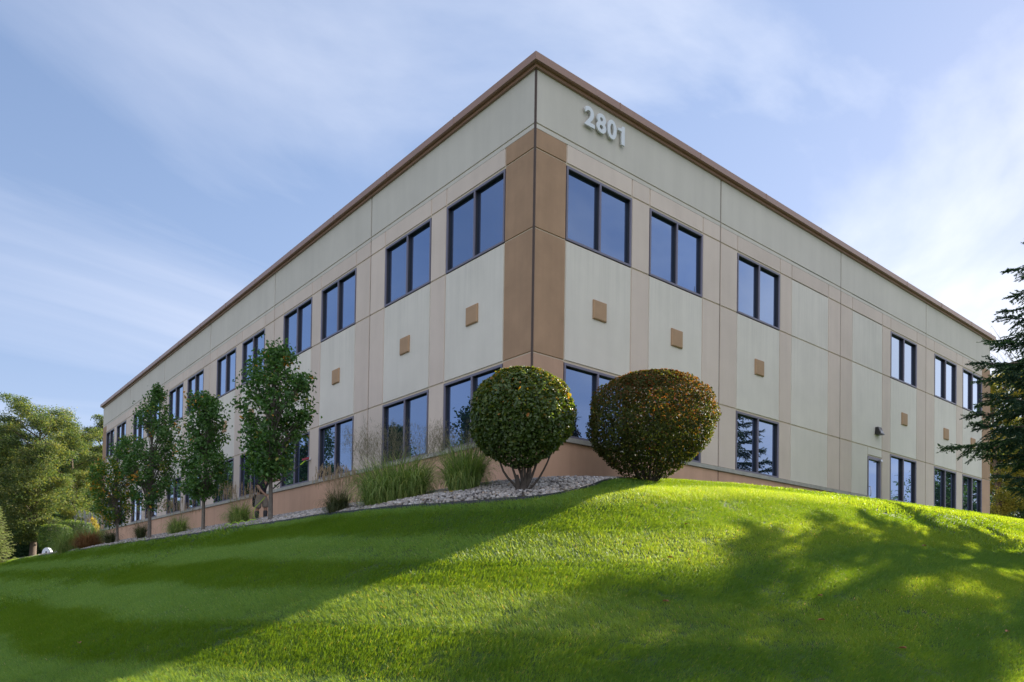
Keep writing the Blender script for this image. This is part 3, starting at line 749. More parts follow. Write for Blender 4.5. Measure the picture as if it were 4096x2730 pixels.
street_tree('pear_tree', 468, 2173, 31.5, Z1([(740, 300, 400), (850, 215, 400), (940, 95, 390), (1050, 85, 390), (1150, 105, 390), (1250, 140, 370), (1320, 190, 330)]),
            'smallest and farthest young tree of the row, its leaves turning yellow', 180, 40, M['pear_gold'], .6, .055)


def topiary(name, fx, fy, depth, rows, n, m, size, label, stems, tint_top, hrow=None):
    base = at(fx, fy, depth); z0 = base[2]; base[2] = tz(base[0], base[1])-.03; k = depth/Fp
    rt = empty(name, base); tag(rt, label, 'shrub')
    env = sorted([(z0+(fy-y)*k-base[2], (a-fx)*k, (b-fx)*k) for y, a, b in rows]); ez, el_, er = np.array(env).T; ez = ez[0]+(ez-ez[0])*.945; el_ = el_*.975; er = er*.975
    N = n; zz = rng.uniform(ez[0], ez[-1], N*3); hw = np.interp(zz, ez, (er-el_)/2); keep = rng.random(len(zz)) < (.35+hw/hw.max())*np.clip((zz-ez[0])/(ez[-1]-ez[0])*2.6+.10, 0, 1); zz = zz[keep][:N]; hw = np.interp(zz, ez, (er-el_)/2)
    mid = np.interp(zz, ez, (er+el_)/2); th = rng.uniform(0, 6.283, len(zz))
    shell = np.where(rng.random(len(zz)) < .66, 1+.03-np.abs(rng.normal(0, .07, len(zz))), rng.uniform(.3, .95, len(zz)))
    bump = 1+.03*np.sin(th*5+zz*6)+.03*np.sin(th*9-zz*11)+.02*np.sin(th*23+zz*17)
    r = hw*shell*bump
    pos = mid[:, None]*RV+(r*np.cos(th))[:, None]*RV+(r*np.sin(th))[:, None]*FV; pos[:, 2] = zz
    # cap the top with leaves too
    nt_ = int(N*.16); a = rng.uniform(0, 6.283, nt_); rr = np.sqrt(rng.random(nt_))*np.interp(ez[-1]-.05, ez, (er-el_)/2)*1.1
    top = np.interp(ez[-1], ez, (er+el_)/2)*RV+(rr*np.cos(a))[:, None]*RV+(rr*np.sin(a))[:, None]*FV
    hwm = ((er-el_)/2).max(); top[:, 2] = ez[-1]-.10*(rr/hwm)**2-np.abs(rng.normal(0, .02, nt_)); pos = np.concatenate([pos, top])
    cen = np.array([0, 0, (ez[0]+ez[-1])/2]); outv = pos-cen; outv /= np.linalg.norm(outv, axis=1)[:, None]
    nn = outv*.75+rng.normal(0, .5, pos.shape)+np.array([0, 0, .35])
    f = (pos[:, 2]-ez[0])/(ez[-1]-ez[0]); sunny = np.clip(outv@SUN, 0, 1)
    tint = np.clip(rng.normal(.33, .17, len(pos))+tint_top*np.clip((f-.45)*1.5, 0, 1)*.55+tint_top*sunny*.28, 0, 1)  # autumn tint towards the top; sunlight painted in as warmer leaves facing the sun
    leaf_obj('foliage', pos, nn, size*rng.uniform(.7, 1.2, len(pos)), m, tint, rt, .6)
    st_ = MB()
    stems(st_, ez, hwm); st_.build('stem', M['bark_dark'], rt, smooth=True)
    return rt


def stems1(s, ez, hw):
    s.tube([(0, 0, 0), (.0, 0, .10), (.02, .02, .20)], [.10, .075, .04], 12); s.tube([np.array([0, 0, 0])+RV*-.09, RV*-.10+np.array([0, 0, .18]), RV*-.12+np.array([0, 0, .32])], [.06, .045, .03], 9)
    for a, dx, dz, r0 in ((0, -.52, .82, .035), (1, -.30, .85, .038), (2, -.12, .95, .045), (3, .02, 1.0, .045), (4, .12, .95, .04), (5, .30, .85, .04), (6, .5, .85, .03), (7, -.05, 1.1, .03), (8, .2, 1.0, .028)):
        b_ = RV*dx+FV*rng.uniform(-.35, .35)+np.array([0, 0, dz]); a_ = RV*dx*.16+np.array([0, 0, .06+.03*(a % 3)])
        P_ = limb(s, a_, b_, r0*.72, .012, n=7, sides=7, up=(RV[0]*dx*1.3, RV[1]*dx*1.3, .62), wob=.03)
        for _ in range(4): limb(s, P_[-1-(_ % 2)], P_[-1]+RV*rng.normal(0, .28)+FV*rng.normal(0, .28)+np.array([0, 0, rng.uniform(.15, .7)]), .012, .004, n=4, sides=4)


def stems2(s, ez, hw):
    for i in range(15):
        dx = -.62+1.24*i/14+rng.normal(0, .03); dz = .75+.45*(1-abs(dx))
        b_ = RV*dx*1.0+FV*rng.uniform(-.5, .5)+np.array([0, 0, dz]); a_ = RV*dx*.22+FV*rng.normal(0, .05)
        P_ = limb(s, a_, b_, rng.uniform(.018, .03), .008, n=7, sides=6, up=(RV[0]*dx, RV[1]*dx, .7), wob=.04)
        for _ in range(4): limb(s, P_[-1-(_ % 3)], P_[-1]+RV*rng.normal(0, .3)+FV*rng.normal(0, .3)+np.array([0, 0, rng.uniform(.1, .6)]), .008, .003, n=4, sides=4)


D = 1.741
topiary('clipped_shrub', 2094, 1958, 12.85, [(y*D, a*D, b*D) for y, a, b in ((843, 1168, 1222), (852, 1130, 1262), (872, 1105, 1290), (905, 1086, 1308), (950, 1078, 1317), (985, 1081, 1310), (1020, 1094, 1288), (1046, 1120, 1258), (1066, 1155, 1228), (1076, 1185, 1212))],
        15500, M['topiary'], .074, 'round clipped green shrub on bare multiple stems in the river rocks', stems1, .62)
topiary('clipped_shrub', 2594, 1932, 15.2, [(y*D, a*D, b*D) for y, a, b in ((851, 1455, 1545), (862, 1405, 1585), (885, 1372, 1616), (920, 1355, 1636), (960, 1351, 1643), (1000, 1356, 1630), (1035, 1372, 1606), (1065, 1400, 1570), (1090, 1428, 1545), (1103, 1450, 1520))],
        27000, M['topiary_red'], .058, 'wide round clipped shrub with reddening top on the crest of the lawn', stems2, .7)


# ornamental grasses
def strip_blades(base, dirn, L_, bend, wd, seg=6, up0=1.0):
    """arching blades; base (n,3), dirn angle, L length, bend 0..1 -> mesh arrays"""
    n = len(L_); V = np.zeros((n, (seg+1)*2, 3)); th0 = rng.uniform(0.02, .22, n)
    hx = np.zeros(n); hz = np.zeros(n); side = np.stack([-np.sin(dirn), np.cos(dirn), np.zeros(n)], 1); tw = rng.normal(0, .5, n)
    for i in range(seg+1):
        s = i/seg; th = th0+bend*s*1.9*s
        if i: hx += np.sin(th)*L_/seg; hz += np.cos(th)*L_/seg
        c = base+np.stack([hx*np.cos(dirn), hx*np.sin(dirn), hz], 1)
        w_ = (wd*(1-s**2.2)*.5+.0004)[:, None]; sd = side*np.cos(tw)[:, None]+np.stack([np.cos(dirn), np.sin(dirn), 0*dirn], 1)*np.sin(tw)[:, None]
        V[:, 2*i] = c-sd*w_; V[:, 2*i+1] = c+sd*w_
    b = (np.arange(n)*(seg+1)*2)[:, None, None]; q = np.array([[2*i, 2*i+1, 2*i+3, 2*i+2] for i in range(seg)])
    return V.reshape(-1, 3), (b+q[None]).reshape(-1, 4), V[:, -1]


def grass_clump(name, fx, fy, depth, wpx, hpx, label, m, nb, seed_m=None, ns=0, kind='feather', rootf=.5, bend=(.25, 1.0), bw=.012, seedh=1.25, group='ornamental grass clumps along the building'):
    base = at(fx, fy, depth); base[2] = tz(base[0], base[1]); k = depth/Fp; Wm = wpx*k; H = hpx*k*1.14; nb = int(nb*2.1)
    rt = empty(name, base); tag(rt, label, 'ornamental grass', group)
    bend = (bend[0]*1.5, bend[1]*1.45)
    a = rng.uniform(0, 6.283, nb); r = np.sqrt(rng.random(nb))*Wm*.5*rootf; b0 = np.stack([r*np.cos(a), r*np.sin(a), zt(base[0]+r*np.cos(a), base[1]+r*np.sin(a))-base[2]], 1)
    dirn = a+rng.normal(0, .8, nb); L_ = H*rng.uniform(.5, 1.05, nb); bd = rng.uniform(bend[0]*.5, bend[1], nb)*(.45+.85*r/(Wm*.5*rootf))
    sh = rng.random(nb) < .35; L_[sh] *= .7; bd[sh] += .9
    V, F, _ = strip_blades(b0, dirn, L_, bd, bw*rng.uniform(.6, 1.2, nb))
    fast_mesh('blades', V, F, m, rt, np.repeat(np.clip(rng.normal(.45, .25, nb), 0, 1), 14))
    if ns:
        a = rng.uniform(0, 6.283, ns); r = np.sqrt(rng.random(ns))*Wm*.5*rootf; b0 = np.stack([r*np.cos(a), r*np.sin(a), 0*a], 1)
        L_ = H*seedh*rng.uniform(.8, 1.1, ns); bd = rng.uniform(.08, .45, ns)
        V, F, tips = strip_blades(b0, a+rng.normal(0, .5, ns), L_, bd, np.full(ns, .0035))
        V = V; tint = [rng.random()*0+.5]*len(V); VV = [V]; FF = [F]; off = len(V)
        if kind == 'feather':
            m2 = 26; cc_ = np.repeat(tips, m2, 0); n2 = len(cc_); bs = cc_+np.stack([rng.normal(0, .03, n2), rng.normal(0, .03, n2), rng.uniform(-.34*H, .0, n2)], 1)
            V2, F2, _ = strip_blades(bs, rng.uniform(0, 6.283, n2), rng.uniform(.04, .13, n2), rng.uniform(.2, 1.2, n2), np.full(n2, .0035), seg=2)
        else:
            m2 = 18 if kind == 'spike' else 26; cc_ = np.repeat(tips, m2, 0); n2 = len(cc_); pl = .22*H if kind == 'spike' else .20*H
            bs = cc_+np.stack([rng.normal(0, .004 if kind == 'spike' else .02, n2), rng.normal(0, .004 if kind == 'spike' else .02, n2), rng.uniform(-pl, 0, n2)], 1)
            V2, F2, _ = strip_blades(bs, rng.uniform(0, 6.283, n2), rng.uniform(.04, .08, n2)*(1 if kind == 'spike' else 1.9), rng.uniform(0, .3, n2), np.full(n2, .006 if kind == 'spike' else .014), seg=2)
        VV.append(V2); FF.append(F2+off); V = np.concatenate(VV); F = np.concatenate(FF)
        fast_mesh('seed_heads', V, F, seed_m, rt, rng.random(len(V)))
    return rt


grass_clump('ornamental_grass', 1580, 2003, 14.6, 300, 200, 'widest green grass clump with a feathery haze of seed heads', M['blade_green'], 1500, M['blade_fine'], 170, 'feather', .78, (.3, 1.1), .013, 1.25)
grass_clump('ornamental_grass', 1857, 1977, 13.9, 168, 205, 'upright feathery green grass clump just left of the stemmed round shrub', M['blade_green'], 800, M['blade_fine'], 100, 'feather', .72, (.2, .85), .013, 1.15)
grass_clump('ornamental_grass', 1350, 2037, 15.2, 130, 105, 'low green grass clump with pale tan plumes below a window', M['blade_dark'], 520, M['blade_tan'], 130, 'spike', .5, (.2, 1.2), .009, 1.45)
grass_clump('ornamental_grass', 957, 2098, 21.6, 110, 105, 'green grass clump with tan spikes at the left of the window cleaner', M['blade_green'], 520, M['blade_tan'], 110, 'spike', .5, (.3, 1.3), .011, 1.35)
grass_clump('ornamental_grass', 712, 2134, 25.0, 95, 85, 'green grass clump with tan spikes between the second and third trees', M['blade_green'], 420, M['blade_tan'], 85, 'spike', .5, (.3, 1.3), .012, 1.4)
grass_clump('ornamental_grass', 563, 2156, 29.0, 48, 80, 'thin dark grass tuft just left of the broad third tree', M['blade_dark'], 260, M['blade_tan'], 40, 'spike', .5, (.2, .9), .012, 1.3)
grass_clump('ornamental_grass', 440, 2176, 32.5, 56, 70, 'dark grass clump at the far corner of the building', M['blade_dark'], 300, M['blade_tan'], 10, 'spike', .5, (.3, 1.1), .013, 1.1)
grass_clump('ornamental_grass', 350, 2190, 35.0, 98, 82, 'rusty brown mounded grass clump beyond the smallest tree', M['blade_rust'], 900, None, 0, 'spike', .55, (.5, 1.4), .016, 1.2)
grass_clump('ornamental_grass', 375, 2182, 38.0, 100, 92, 'grass clump with tall silver white plumes behind the rusty mound', M['blade_green'], 400, M['blade_white'], 42, 'plume', .6, (.2, .9), .016, 1.25)
grass_clump('ornamental_grass', 268, 2200, 37.0, 105, 105, 'hazy olive green grass mound in front of the clipped hedges', M['blade_green'], 900, M['blade_fine'], 90, 'feather', .6, (.35, 1.1), .014, 1.1)


def hedge(name, fx, fy, depth, wpx, hpx, label, n=9000, pw=4, leaf=.085, m='hedge', dd_=None, cat='hedge', tint0=.4):
    base = at(fx, fy, depth); base[2] = tz(base[0], base[1])-.05; z0 = at(fx, fy, depth)[2]; k = depth/Fp; a, c = wpx*k/2, (hpx*k+z0-base[2])/2; b_ = dd_ or a
    rt = empty(name, base); tag(rt, label, cat)
    u = rng.normal(size=(n, 3)); e = (np.abs(u)**pw).sum(1)**(1/pw); u = u/e[:, None]; u *= (1-np.abs(rng.normal(0, .09, n)))[:, None]
    pos = (u[:, 0]*a)[:, None]*RV+(u[:, 1]*b_)[:, None]*FV; pos[:, 2] = u[:, 2]*c+c; pos = pos+rng.normal(0, .03, pos.shape)
    nn = (pos-np.array([0, 0, c]))*.6+rng.normal(0, .5, pos.shape)+np.array([0, 0, .3])
    leaf_obj('foliage', pos, nn, leaf*rng.uniform(.7, 1.2, n), M[m], np.clip(rng.normal(tint0, .2, n)+.3*(u[:, 2] > .8), 0, 1), rt)  # top leaves tinted lighter, the sun on the top put into their colour
    s = MB()
    for i in range(7): limb(s, (rng.normal(0, a*.2), rng.normal(0, a*.2), 0), (rng.normal(0, a*.4), rng.normal(0, a*.4), c*1.2), .04, .012)
    s.build('stem', M['bark_brown'], rt, smooth=True)


hedge('clipped_hedge', 222, 2212, 50.0, 100, 112, 'dark square clipped hedge at the far left end of the bed', 10000, 5)
hedge('clipped_hedge', 300, 2195, 52.0, 135, 112, 'taller rounded clipped hedge with sunlit top behind the hazy grass', 12000, 3)
hedge('flowering_shrub', 362, 2180, 53.0, 62, 112, 'golden yellow leafed shrub beyond the far corner of the building', 1800, 2.2, .12, 'goldleaf', None, 'shrub', .6)

# garden ornament: white dome lamp by hedge
b0 = at(190, 2212, 48.5); b0[2] = tz(b0[0], b0[1]); k = 40.5/Fp
lr = empty('garden_marker', b0); tag(lr, 'small white rounded ground box at the foot of the dark square hedge', 'utility box')
m_ = MB(); ns = 14
prof = [(math.cos(R_(a)), math.sin(R_(a))) for a in np.linspace(0, 180, ns)]; rr = .29; hh = .43
zb = at(190, 2212, 48.5)[2]-b0[2]-.1
fr = [RV*p[0]*rr-FV*.14+np.array([0, 0, zb+p[1]*hh]) for p in prof]; bk_ = [RV*p[0]*rr+FV*.14+np.array([0, 0, zb+p[1]*hh]) for p in prof]
low_ = [f_*np.array([1, 1, 0])+np.array([0, 0, -.05]) for f_ in (fr[0], fr[-1], bk_[-1], bk_[0])]
m_.poly(fr+[low_[1], low_[0]]); m_.poly(bk_[::-1]+[low_[3], low_[2]])
for i in range(ns-1): m_.poly([fr[i], bk_[i], bk_[i+1], fr[i+1]])
m_.build('housing', M['white'], lr)
m_ = MB(); c_ = -FV*.146+np.array([0, 0, zb+.1]); m_.hull8([c_-RV*.045+np.array([0, 0, -.09]), c_+RV*.045+np.array([0, 0, -.09]), c_+RV*.045-FV*.012+np.array([0, 0, -.09]), c_-RV*.045-FV*.012+np.array([0, 0, -.09]),
                                                           c_-RV*.045+np.array([0, 0, .09]), c_+RV*.045+np.array([0, 0, .09]), c_+RV*.045-FV*.012+np.array([0, 0, .09]), c_-RV*.045-FV*.012+np.array([0, 0, .09])]); m_.build('panel', M['dark_plastic'], lr)


# large background trees
def big_tree(name, fx, depth, top_px, wpx, label, m, n=16000, leaf=.26, low=.12, cat='tree', group=None, nb=34, bark='bark_brown', flat=.38, seed=0, xy=None, H=None, Wm=None, tb=.42, dens=1.0, crf=1.0):
    if xy is None: base = at(fx, 2250, depth); k = depth/Fp
    else: base = np.array([xy[0], xy[1], 0.0]); k = 1
    base[2] = tz(base[0], base[1])-.1
    if H is None: H = at(fx, top_px, depth)[2]-base[2]; Wm = wpx*k
    rt = empty(name, base); tag(rt, label, cat, group)
    s = MB(); tw = rng.normal(0, .03*H, 2)
    ax = np.array([(0, 0, 0), (tw[0]*.3, tw[1]*.3, H*.25), (tw[0]*.7, tw[1]*.7, H*.5), (tw[0], tw[1], H*.9)]); s.tube(ax, [H*.022, H*.017, H*.011, H*.003], 9)
    s.build('trunk', M[bark], rt, smooth=True)
    br = MB(); cents = []
    for i in range(nb):
        f = low+(1-low)*((i+.5)/nb)**.9; z = H*f
        env = math.sin(math.pi*min(1, (1-f)/(1-low)*.80+.18))**.7; ang = i*2.4+rng.normal(0, .4); R0 = Wm*.5*env*rng.uniform(.7, 1.1)
        a = np.array([np.interp(z-.15*H*env, ax[:, 2], ax[:, 0]), np.interp(z-.15*H*env, ax[:, 2], ax[:, 1]), max(.05*H, z-.15*H*env)])
        b_ = np.array([math.cos(ang)*R0, math.sin(ang)*R0, z+rng.normal(0, .02*H)])
        P_ = limb(br, a, b_, H*.006, H*.0018, n=6, sides=5, sag=.12)
        for q in range(2, 6):
            for _ in range(2 if q > 2 else 1):
                cpt = P_[min(q, 5)]+rng.normal(0, .05*Wm, 3)*np.array([1, 1, .6]); cents.append(cpt); limb(br, P_[min(q, 5)], cpt, H*.0015, H*.0006, n=3, sides=4)
    for _ in range(5): cents.append(np.array([tw[0], tw[1], H*rng.uniform(.86, .97)])+rng.normal(0, .03*Wm, 3))
    br.build('branch', M[bark], rt, smooth=True)
    cents = np.array(cents); per = n//len(cents); ci = np.repeat(np.arange(len(cents)), per)
    cs = Wm*.062*rng.uniform(.7, 1.35, len(cents))*crf
    pos = cents[ci]+np.clip(rng.normal(0, 1, (len(ci), 3)), -1.9, 1.9)*cs[ci][:, None]*np.array([1, 1, flat*1.3]); hor = np.hypot(pos[:, 0]-cents[ci][:, 0], pos[:, 1]-cents[ci][:, 1])
    pos[:, 2] -= hor*.25*rng.random(len(ci)); pos[:, 2] = np.clip(pos[:, 2], .2, None)
    nn = rng.normal(0, .6, pos.shape)+np.array([0, 0, .8])
    tint = np.clip(rng.normal(.45, .2, len(ci))+rng.normal(0, .12, len(cents))[ci], 0, 1)
    leaf_obj('crown', pos, nn, leaf*rng.uniform(.6, 1.3, len(ci)), M[m], tint, rt, .5)
    return rt


gL = 'woodland trees left of the building'
big_tree('locust_tree', 130, 60, 1615, 300, 'tall yellow green tree with layered fronds rising highest at the left', 'locust', 80000, .13, .1, group=gL, nb=44)
big_tree('locust_tree', -60, 64, 1680, 260, 'yellow green tree cut by the left edge of the photo', 'locust', 50000, .13, .08, group=gL, nb=36)
big_tree('locust_tree', 300, 66, 1690, 230, 'airy green tree between the tallest one and the building', 'locust', 46000, .135, .1, group=gL, nb=36)
big_tree('locust_tree', 405, 70, 1660, 170, 'green tree whose top shows right beside the building corner', 'locust', 36000, .135, .1, group=gL, nb=30)
for fx, dp, tp, wp, lb in ((40, 78, 1760, 260, 'dark woodland tree low behind the yellow green trees at far left'), (210, 80, 1770, 260, 'dark woodland tree behind the gap left of centre in the wood'),
                       (350, 84, 1790, 240, 'dark woodland tree behind the airy tree near the building'), (-90, 82, 1760, 260, 'dark woodland tree at the left edge behind the pale spruce'), (480, 88, 1800, 240, 'dark woodland tree hidden mostly behind the building corner')):
    big_tree('woodland_tree', fx, dp, tp, wp, lb, 'darkleaf', 34000, .26, .02, group=gL, nb=34, crf=1.35)
for fx, dp, tp, wp, lb in ((80, 74, 2030, 170, 'dark bushy undergrowth shrub beneath the tallest yellow green tree'), (215, 76, 2040, 180, 'dark undergrowth shrub behind the square hedge'), (345, 76, 2030, 170, 'dark undergrowth shrub behind the golden shrub'), (-40, 76, 2040, 170, 'dark undergrowth shrub behind the pale spruce')):
    big_tree('undergrowth_shrub', fx, dp, tp, wp, lb, 'darkleaf', 14000, .20, .0, cat='shrub', nb=16, crf=1.6, flat=.6)
gR = 'trees beyond the right end of the building'
big_tree('golden_tree', 4010, 46, 1480, 250, 'golden yellow autumn tree beyond the right end of the building', 'goldleaf', 30000, .12, .12, group=gR, nb=30, crf=.9)
big_tree('roadside_tree', 4110, 52, 1430, 300, 'green and yellow tree behind the golden one at the right', 'locust', 30000, .15, .05, group=gR, nb=34)
big_tree('roadside_tree', 4030, 58, 1760, 260, 'low dark green tree by the right end wall', 'darkleaf', 24000, .17, .0, group=gR, nb=30, crf=1.4)
big_tree('roadside_tree', 4200, 50, 1700, 260, 'dark green tree at the right edge behind the spruce', 'darkleaf', 24000, .17, .0, group=gR, nb=30, crf=1.4)
# a bare-topped tree
bt = at(4090, 2200, 60); bt[2] = tz(bt[0], bt[1]); rt = empty('bare_tree', bt); tag(rt, 'bare thin twigged tree rising above the golden tree at the right', 'tree')
s = MB(); Ht = at(4090, 1290, 60)[2]-bt[2]; s.tube([(0, 0, 0), (.1, 0, Ht*.4), (0, .1, Ht*.85)], [.09, .06, .02], 7); s.build('trunk', M['bark_brown'], rt, smooth=True)
s = MB()
for i in range(26):
    z = Ht*rng.uniform(.45, .85); a = rng.uniform(0, 6.28); b_ = np.array([math.cos(a)*Ht*.12, math.sin(a)*Ht*.12, min(Ht, z+Ht*rng.uniform(.1, .25))])
    P_ = limb(s, (0, 0, z), b_, .03, .008, n=5, sides=4)
    for _ in range(3): limb(s, P_[rng.integers(1, 5)], b_+rng.normal(0, .35, 3)+np.array([0, 0, .3]), .010, .004, n=4, sides=3)
s.build('branch', M['bark_brown'], rt, smooth=True)

# big trees out to the right that the ground-floor windows mirror
for i, (xx, yy, hh_, ww_, lb) in enumerate(((63, -14, 13, 9, 'tall green tree across the lawn, nearest the right end of the building'), (80, -17.5, 15, 12, 'largest dark tree of the group far to the right'),
                                          (92, -21, 17, 12, 'dark tree farthest to the right across the lawn'), (48, -30, 7, 7, 'low rounded tree at the right side of the lawn'), (-14.5, 43, 12, 8, 'dark tree across the lawn, mirrored in the left ground floor windows'), (-15.5, 53, 13, 8, 'second dark tree across the left lawn, beyond the first one'), (-15, 64, 14, 9, 'third dark tree across the left lawn, toward the wood'), (-18, 77, 14, 10, 'farthest dark tree across the left lawn, beside the wood'))):
    big_tree('lawn_tree', 0, 0, 0, 0, lb, 'darkleaf', 12000, .3, .12, group='trees across the lawn', xy=(xx, yy), H=hh_, Wm=ww_, nb=28)


# spruces
def spruce(name, base, H, Rm, label, m, n_whorl, shoot_n, nl, nw, low=.25, step=.9, tcol='bark_brown', droop=.35, a_lim=None, dense=1.0):
    rt = empty(name, base); tag(rt, label, 'spruce tree')
    s = MB(); s.tube([(0, 0, -.1), (0, 0, H*.5), (0, 0, H*.98)], [H*.016, H*.009, .01], 9); s.build('trunk', M[tcol], rt, smooth=True)
    br = MB(); A_ = []; B_ = []
    for wi in range(n_whorl):
        f = wi/n_whorl; z = low+(H*.97-low)*f**.95; nbr = rng.integers(5, 8); R0 = (Rm*(1-f)**.85+.12)*(.62 if z < 2.9 and H > 6 else 1)
        a0 = rng.uniform(0, 6.28)
        for bi in range(nbr):
            a = a0+bi*6.283/nbr+rng.normal(0, .15); L_ = R0*rng.uniform(.78, 1.12); dv = np.array([math.cos(a), math.sin(a), 0]); sd = np.array([-dv[1], dv[0], 0])
            tt = np.linspace(0, 1, 8); P_ = np.array([dv*L_*t_+np.array([0, 0, z+L_*(.10*t_-droop*t_*t_*(1-.45*t_)+.06*t_**4)]) for t_ in tt])
            br.tube(P_, .012+.02*(1-tt)*L_/3, 5, cap=False)
            # side twigs, then needle shoots on them
            nt_ = max(4, int(L_*5.5*dense))
            for j in range(nt_):
                t_ = .18+.82*(j+.5)/nt_; o_ = np.array([np.interp(t_, tt, P_[:, c]) for c in range(3)]); tl = (L_*.30*(1-t_)**.8+.20)*rng.uniform(.6, 1.2); sg = 1 if j % 2 else -1
                d_ = dv*.7+sd*sg*rng.uniform(.35, .85)+np.array([0, 0, rng.uniform(-.95, .05) if t_ < .8 else rng.uniform(-.3, .3)]); d_ /= np.linalg.norm(d_)
                ntw = max(3, int(tl/.07))
                A_.append(o_); B_.append(o_+d_*tl)
                for q in range(ntw):
                    p0 = o_+d_*tl*(q+.4)/ntw; s2 = 1 if q % 2 else -1; cr_ = np.cross(d_, (0, 0, 1)); dd2 = d_*.7+cr_*s2*.7+np.array([0, 0, rng.uniform(-.5, .1)]); dd2 /= np.linalg.norm(dd2)
                    A_.append(p0); B_.append(p0+dd2*rng.uniform(.09, .19))
            tipd = P_[-1]-P_[-2]; tipd /= np.linalg.norm(tipd); A_.append(P_[-1]); B_.append(P_[-1]+tipd*.2)
    br.build('branch', M[tcol], rt, smooth=True)
    A_ = np.array(A_); B_ = np.array(B_); Ls = np.linalg.norm(B_-A_, axis=1); D_ = (B_-A_)/Ls[:, None]
    cnt = np.maximum(6, (Ls/nl*shoot_n).astype(int)); ci = np.repeat(np.arange(len(A_)), cnt); t_ = rng.random(len(ci))
    p = A_[ci]+(B_-A_)[ci]*t_[:, None]; r = rng.normal(size=(len(ci), 3)); rad = r-(r*D_[ci]).sum(1)[:, None]*D_[ci]; rad /= np.linalg.norm(rad, axis=1)[:, None]+1e-9
    nd = D_[ci]*.75+rad*.65+np.array([0, 0, .12]); nd /= np.linalg.norm(nd, axis=1)[:, None]; sdv = np.cross(nd, r); sdv /= np.linalg.norm(sdv, axis=1)[:, None]+1e-9
    ln = nl*rng.uniform(.7, 1.15, len(ci))[:, None]
    V = np.stack([p-sdv*nw, p+sdv*nw, p+nd*ln], 1).reshape(-1, 3); F = np.arange(len(V)).reshape(-1, 3)
    tint = np.clip(rng.normal(.42, .18, len(ci))+.35*(t_ > .8), 0, 1)
    fast_mesh('needles', V, F, M[m], rt, np.repeat(tint, 3))
    print('spruce needles', len(ci)); return rt


sb_ = np.array([14.0, -6.0, 0]); sb_[2] = tz(14.0, -6.0)
spruce('spruce_tree', sb_, 11.0, 3.55, 'tall dark spruce reaching in from the right edge over the lawn', 'spruce', 15, 8, .055, .011, low=2.0, droop=.30, dense=3.0)
sb2 = np.array([9.0, -10.4, 0]); sb2[2] = tz(9.0, -10.4)
spruce('spruce_tree', sb2, 12.5, 3.8, 'tall spruce standing right of the viewer whose shadow darkens the lower lawn', 'spruce', 24, 6, .06, .012, low=1.2, droop=.4, dense=1.1)
b2 = at(-28, 2262, 54); b2[2] = tz(b2[0], b2[1]); 
spruce('spruce_tree', b2, at(5, 2010, 54)[2]-b2[2], 1.45, 'small pale blue spruce at the left edge below the wood', 'bluespruce', 22, 5, .045, .011, low=.12, droop=.2, dense=1.2)


# ------------------------------------------------------------------ window cleaner
HC = 23.2
def J(x, y, dd_=0.0): return at(x, y, HC+dd_)
def skin_obj(name, chains, m, parent, sub=2):
    vs = []; es = []; rs = []
    for ch in chains:
        prev = None
        for it in ch:
            if isinstance(it, int): prev = it; continue
            p, r = it; vs.append(tuple(p)); rs.append(r); i = len(vs)-1
            if prev is not None: es.append((prev, i))
            prev = i
    me = bpy.data.meshes.new(name); me.from_pydata(vs, es, []); me.materials.append(m)
    o = bpy.data.objects.new(name, me); COL.objects.link(o)
    md = o.modifiers.new('skin', 'SKIN'); md.use_smooth_shade = True
    if not me.skin_vertices: me.skin_vertices.new()
    for i, r in enumerate(rs): me.skin_vertices[0].data[i].radius = (r, r) if not hasattr(r, '__len__') else r
    me.skin_vertices[0].data[0].use_root = True
    sm = o.modifiers.new('sub', 'SUBSURF'); sm.levels = sub; sm.render_levels = sub
    if parent is not None: o.parent = parent
    return o


pb = J(1044, 2088); pz = tz(pb[0], pb[1]); pz = pb[2]-.02
PB = np.array([pb[0], pb[1], pz]); man = empty('person', PB)
tag(man, 'person in dark t-shirt, grey shorts and rubber boots, reaching a long pole to the window', 'person')
q_ = lambda x, y, d_=0.0: J(x, y, d_)-PB
pel = q_(1047, 1990); 
body = [[(pel, .11), (q_(1046, 1968), .135), (q_(1047, 1945), .145), (q_(1051, 1925), .15), (q_(1055, 1908, .02), .065), (q_(1058, 1897, .03), .06), (q_(1060, 1886, .04), .092), (q_(1060, 1877, .04), .075)],
        [3, (q_(1034, 1925, -.08), .062), (q_(1030, 1944, -.16), .05), (q_(1042, 1962, -.20), .042), (q_(1060, 1979, -.24), .031), (q_(1065, 1984, -.25), .030)],
        [3, (q_(1072, 1926, .12), .06), (q_(1090, 1925, .12), .046), (q_(1108, 1922, .1), .036), (q_(1122, 1920, .06), .03)],
        [0, (q_(1034, 2000, -.04), .10), (q_(1029, 2035, -.05), .062), (q_(1027, 2060, -.04), .055), (q_(1025, 2080, -.02), .042), (q_(1031, 2086, -.14), .038)],
        [0, (q_(1060, 2000, .04), .10), (q_(1062, 2035, .05), .062), (q_(1061, 2060, .05), .055), (q_(1060, 2080, .05), .042), (q_(1066, 2085, -.04), .038)]]
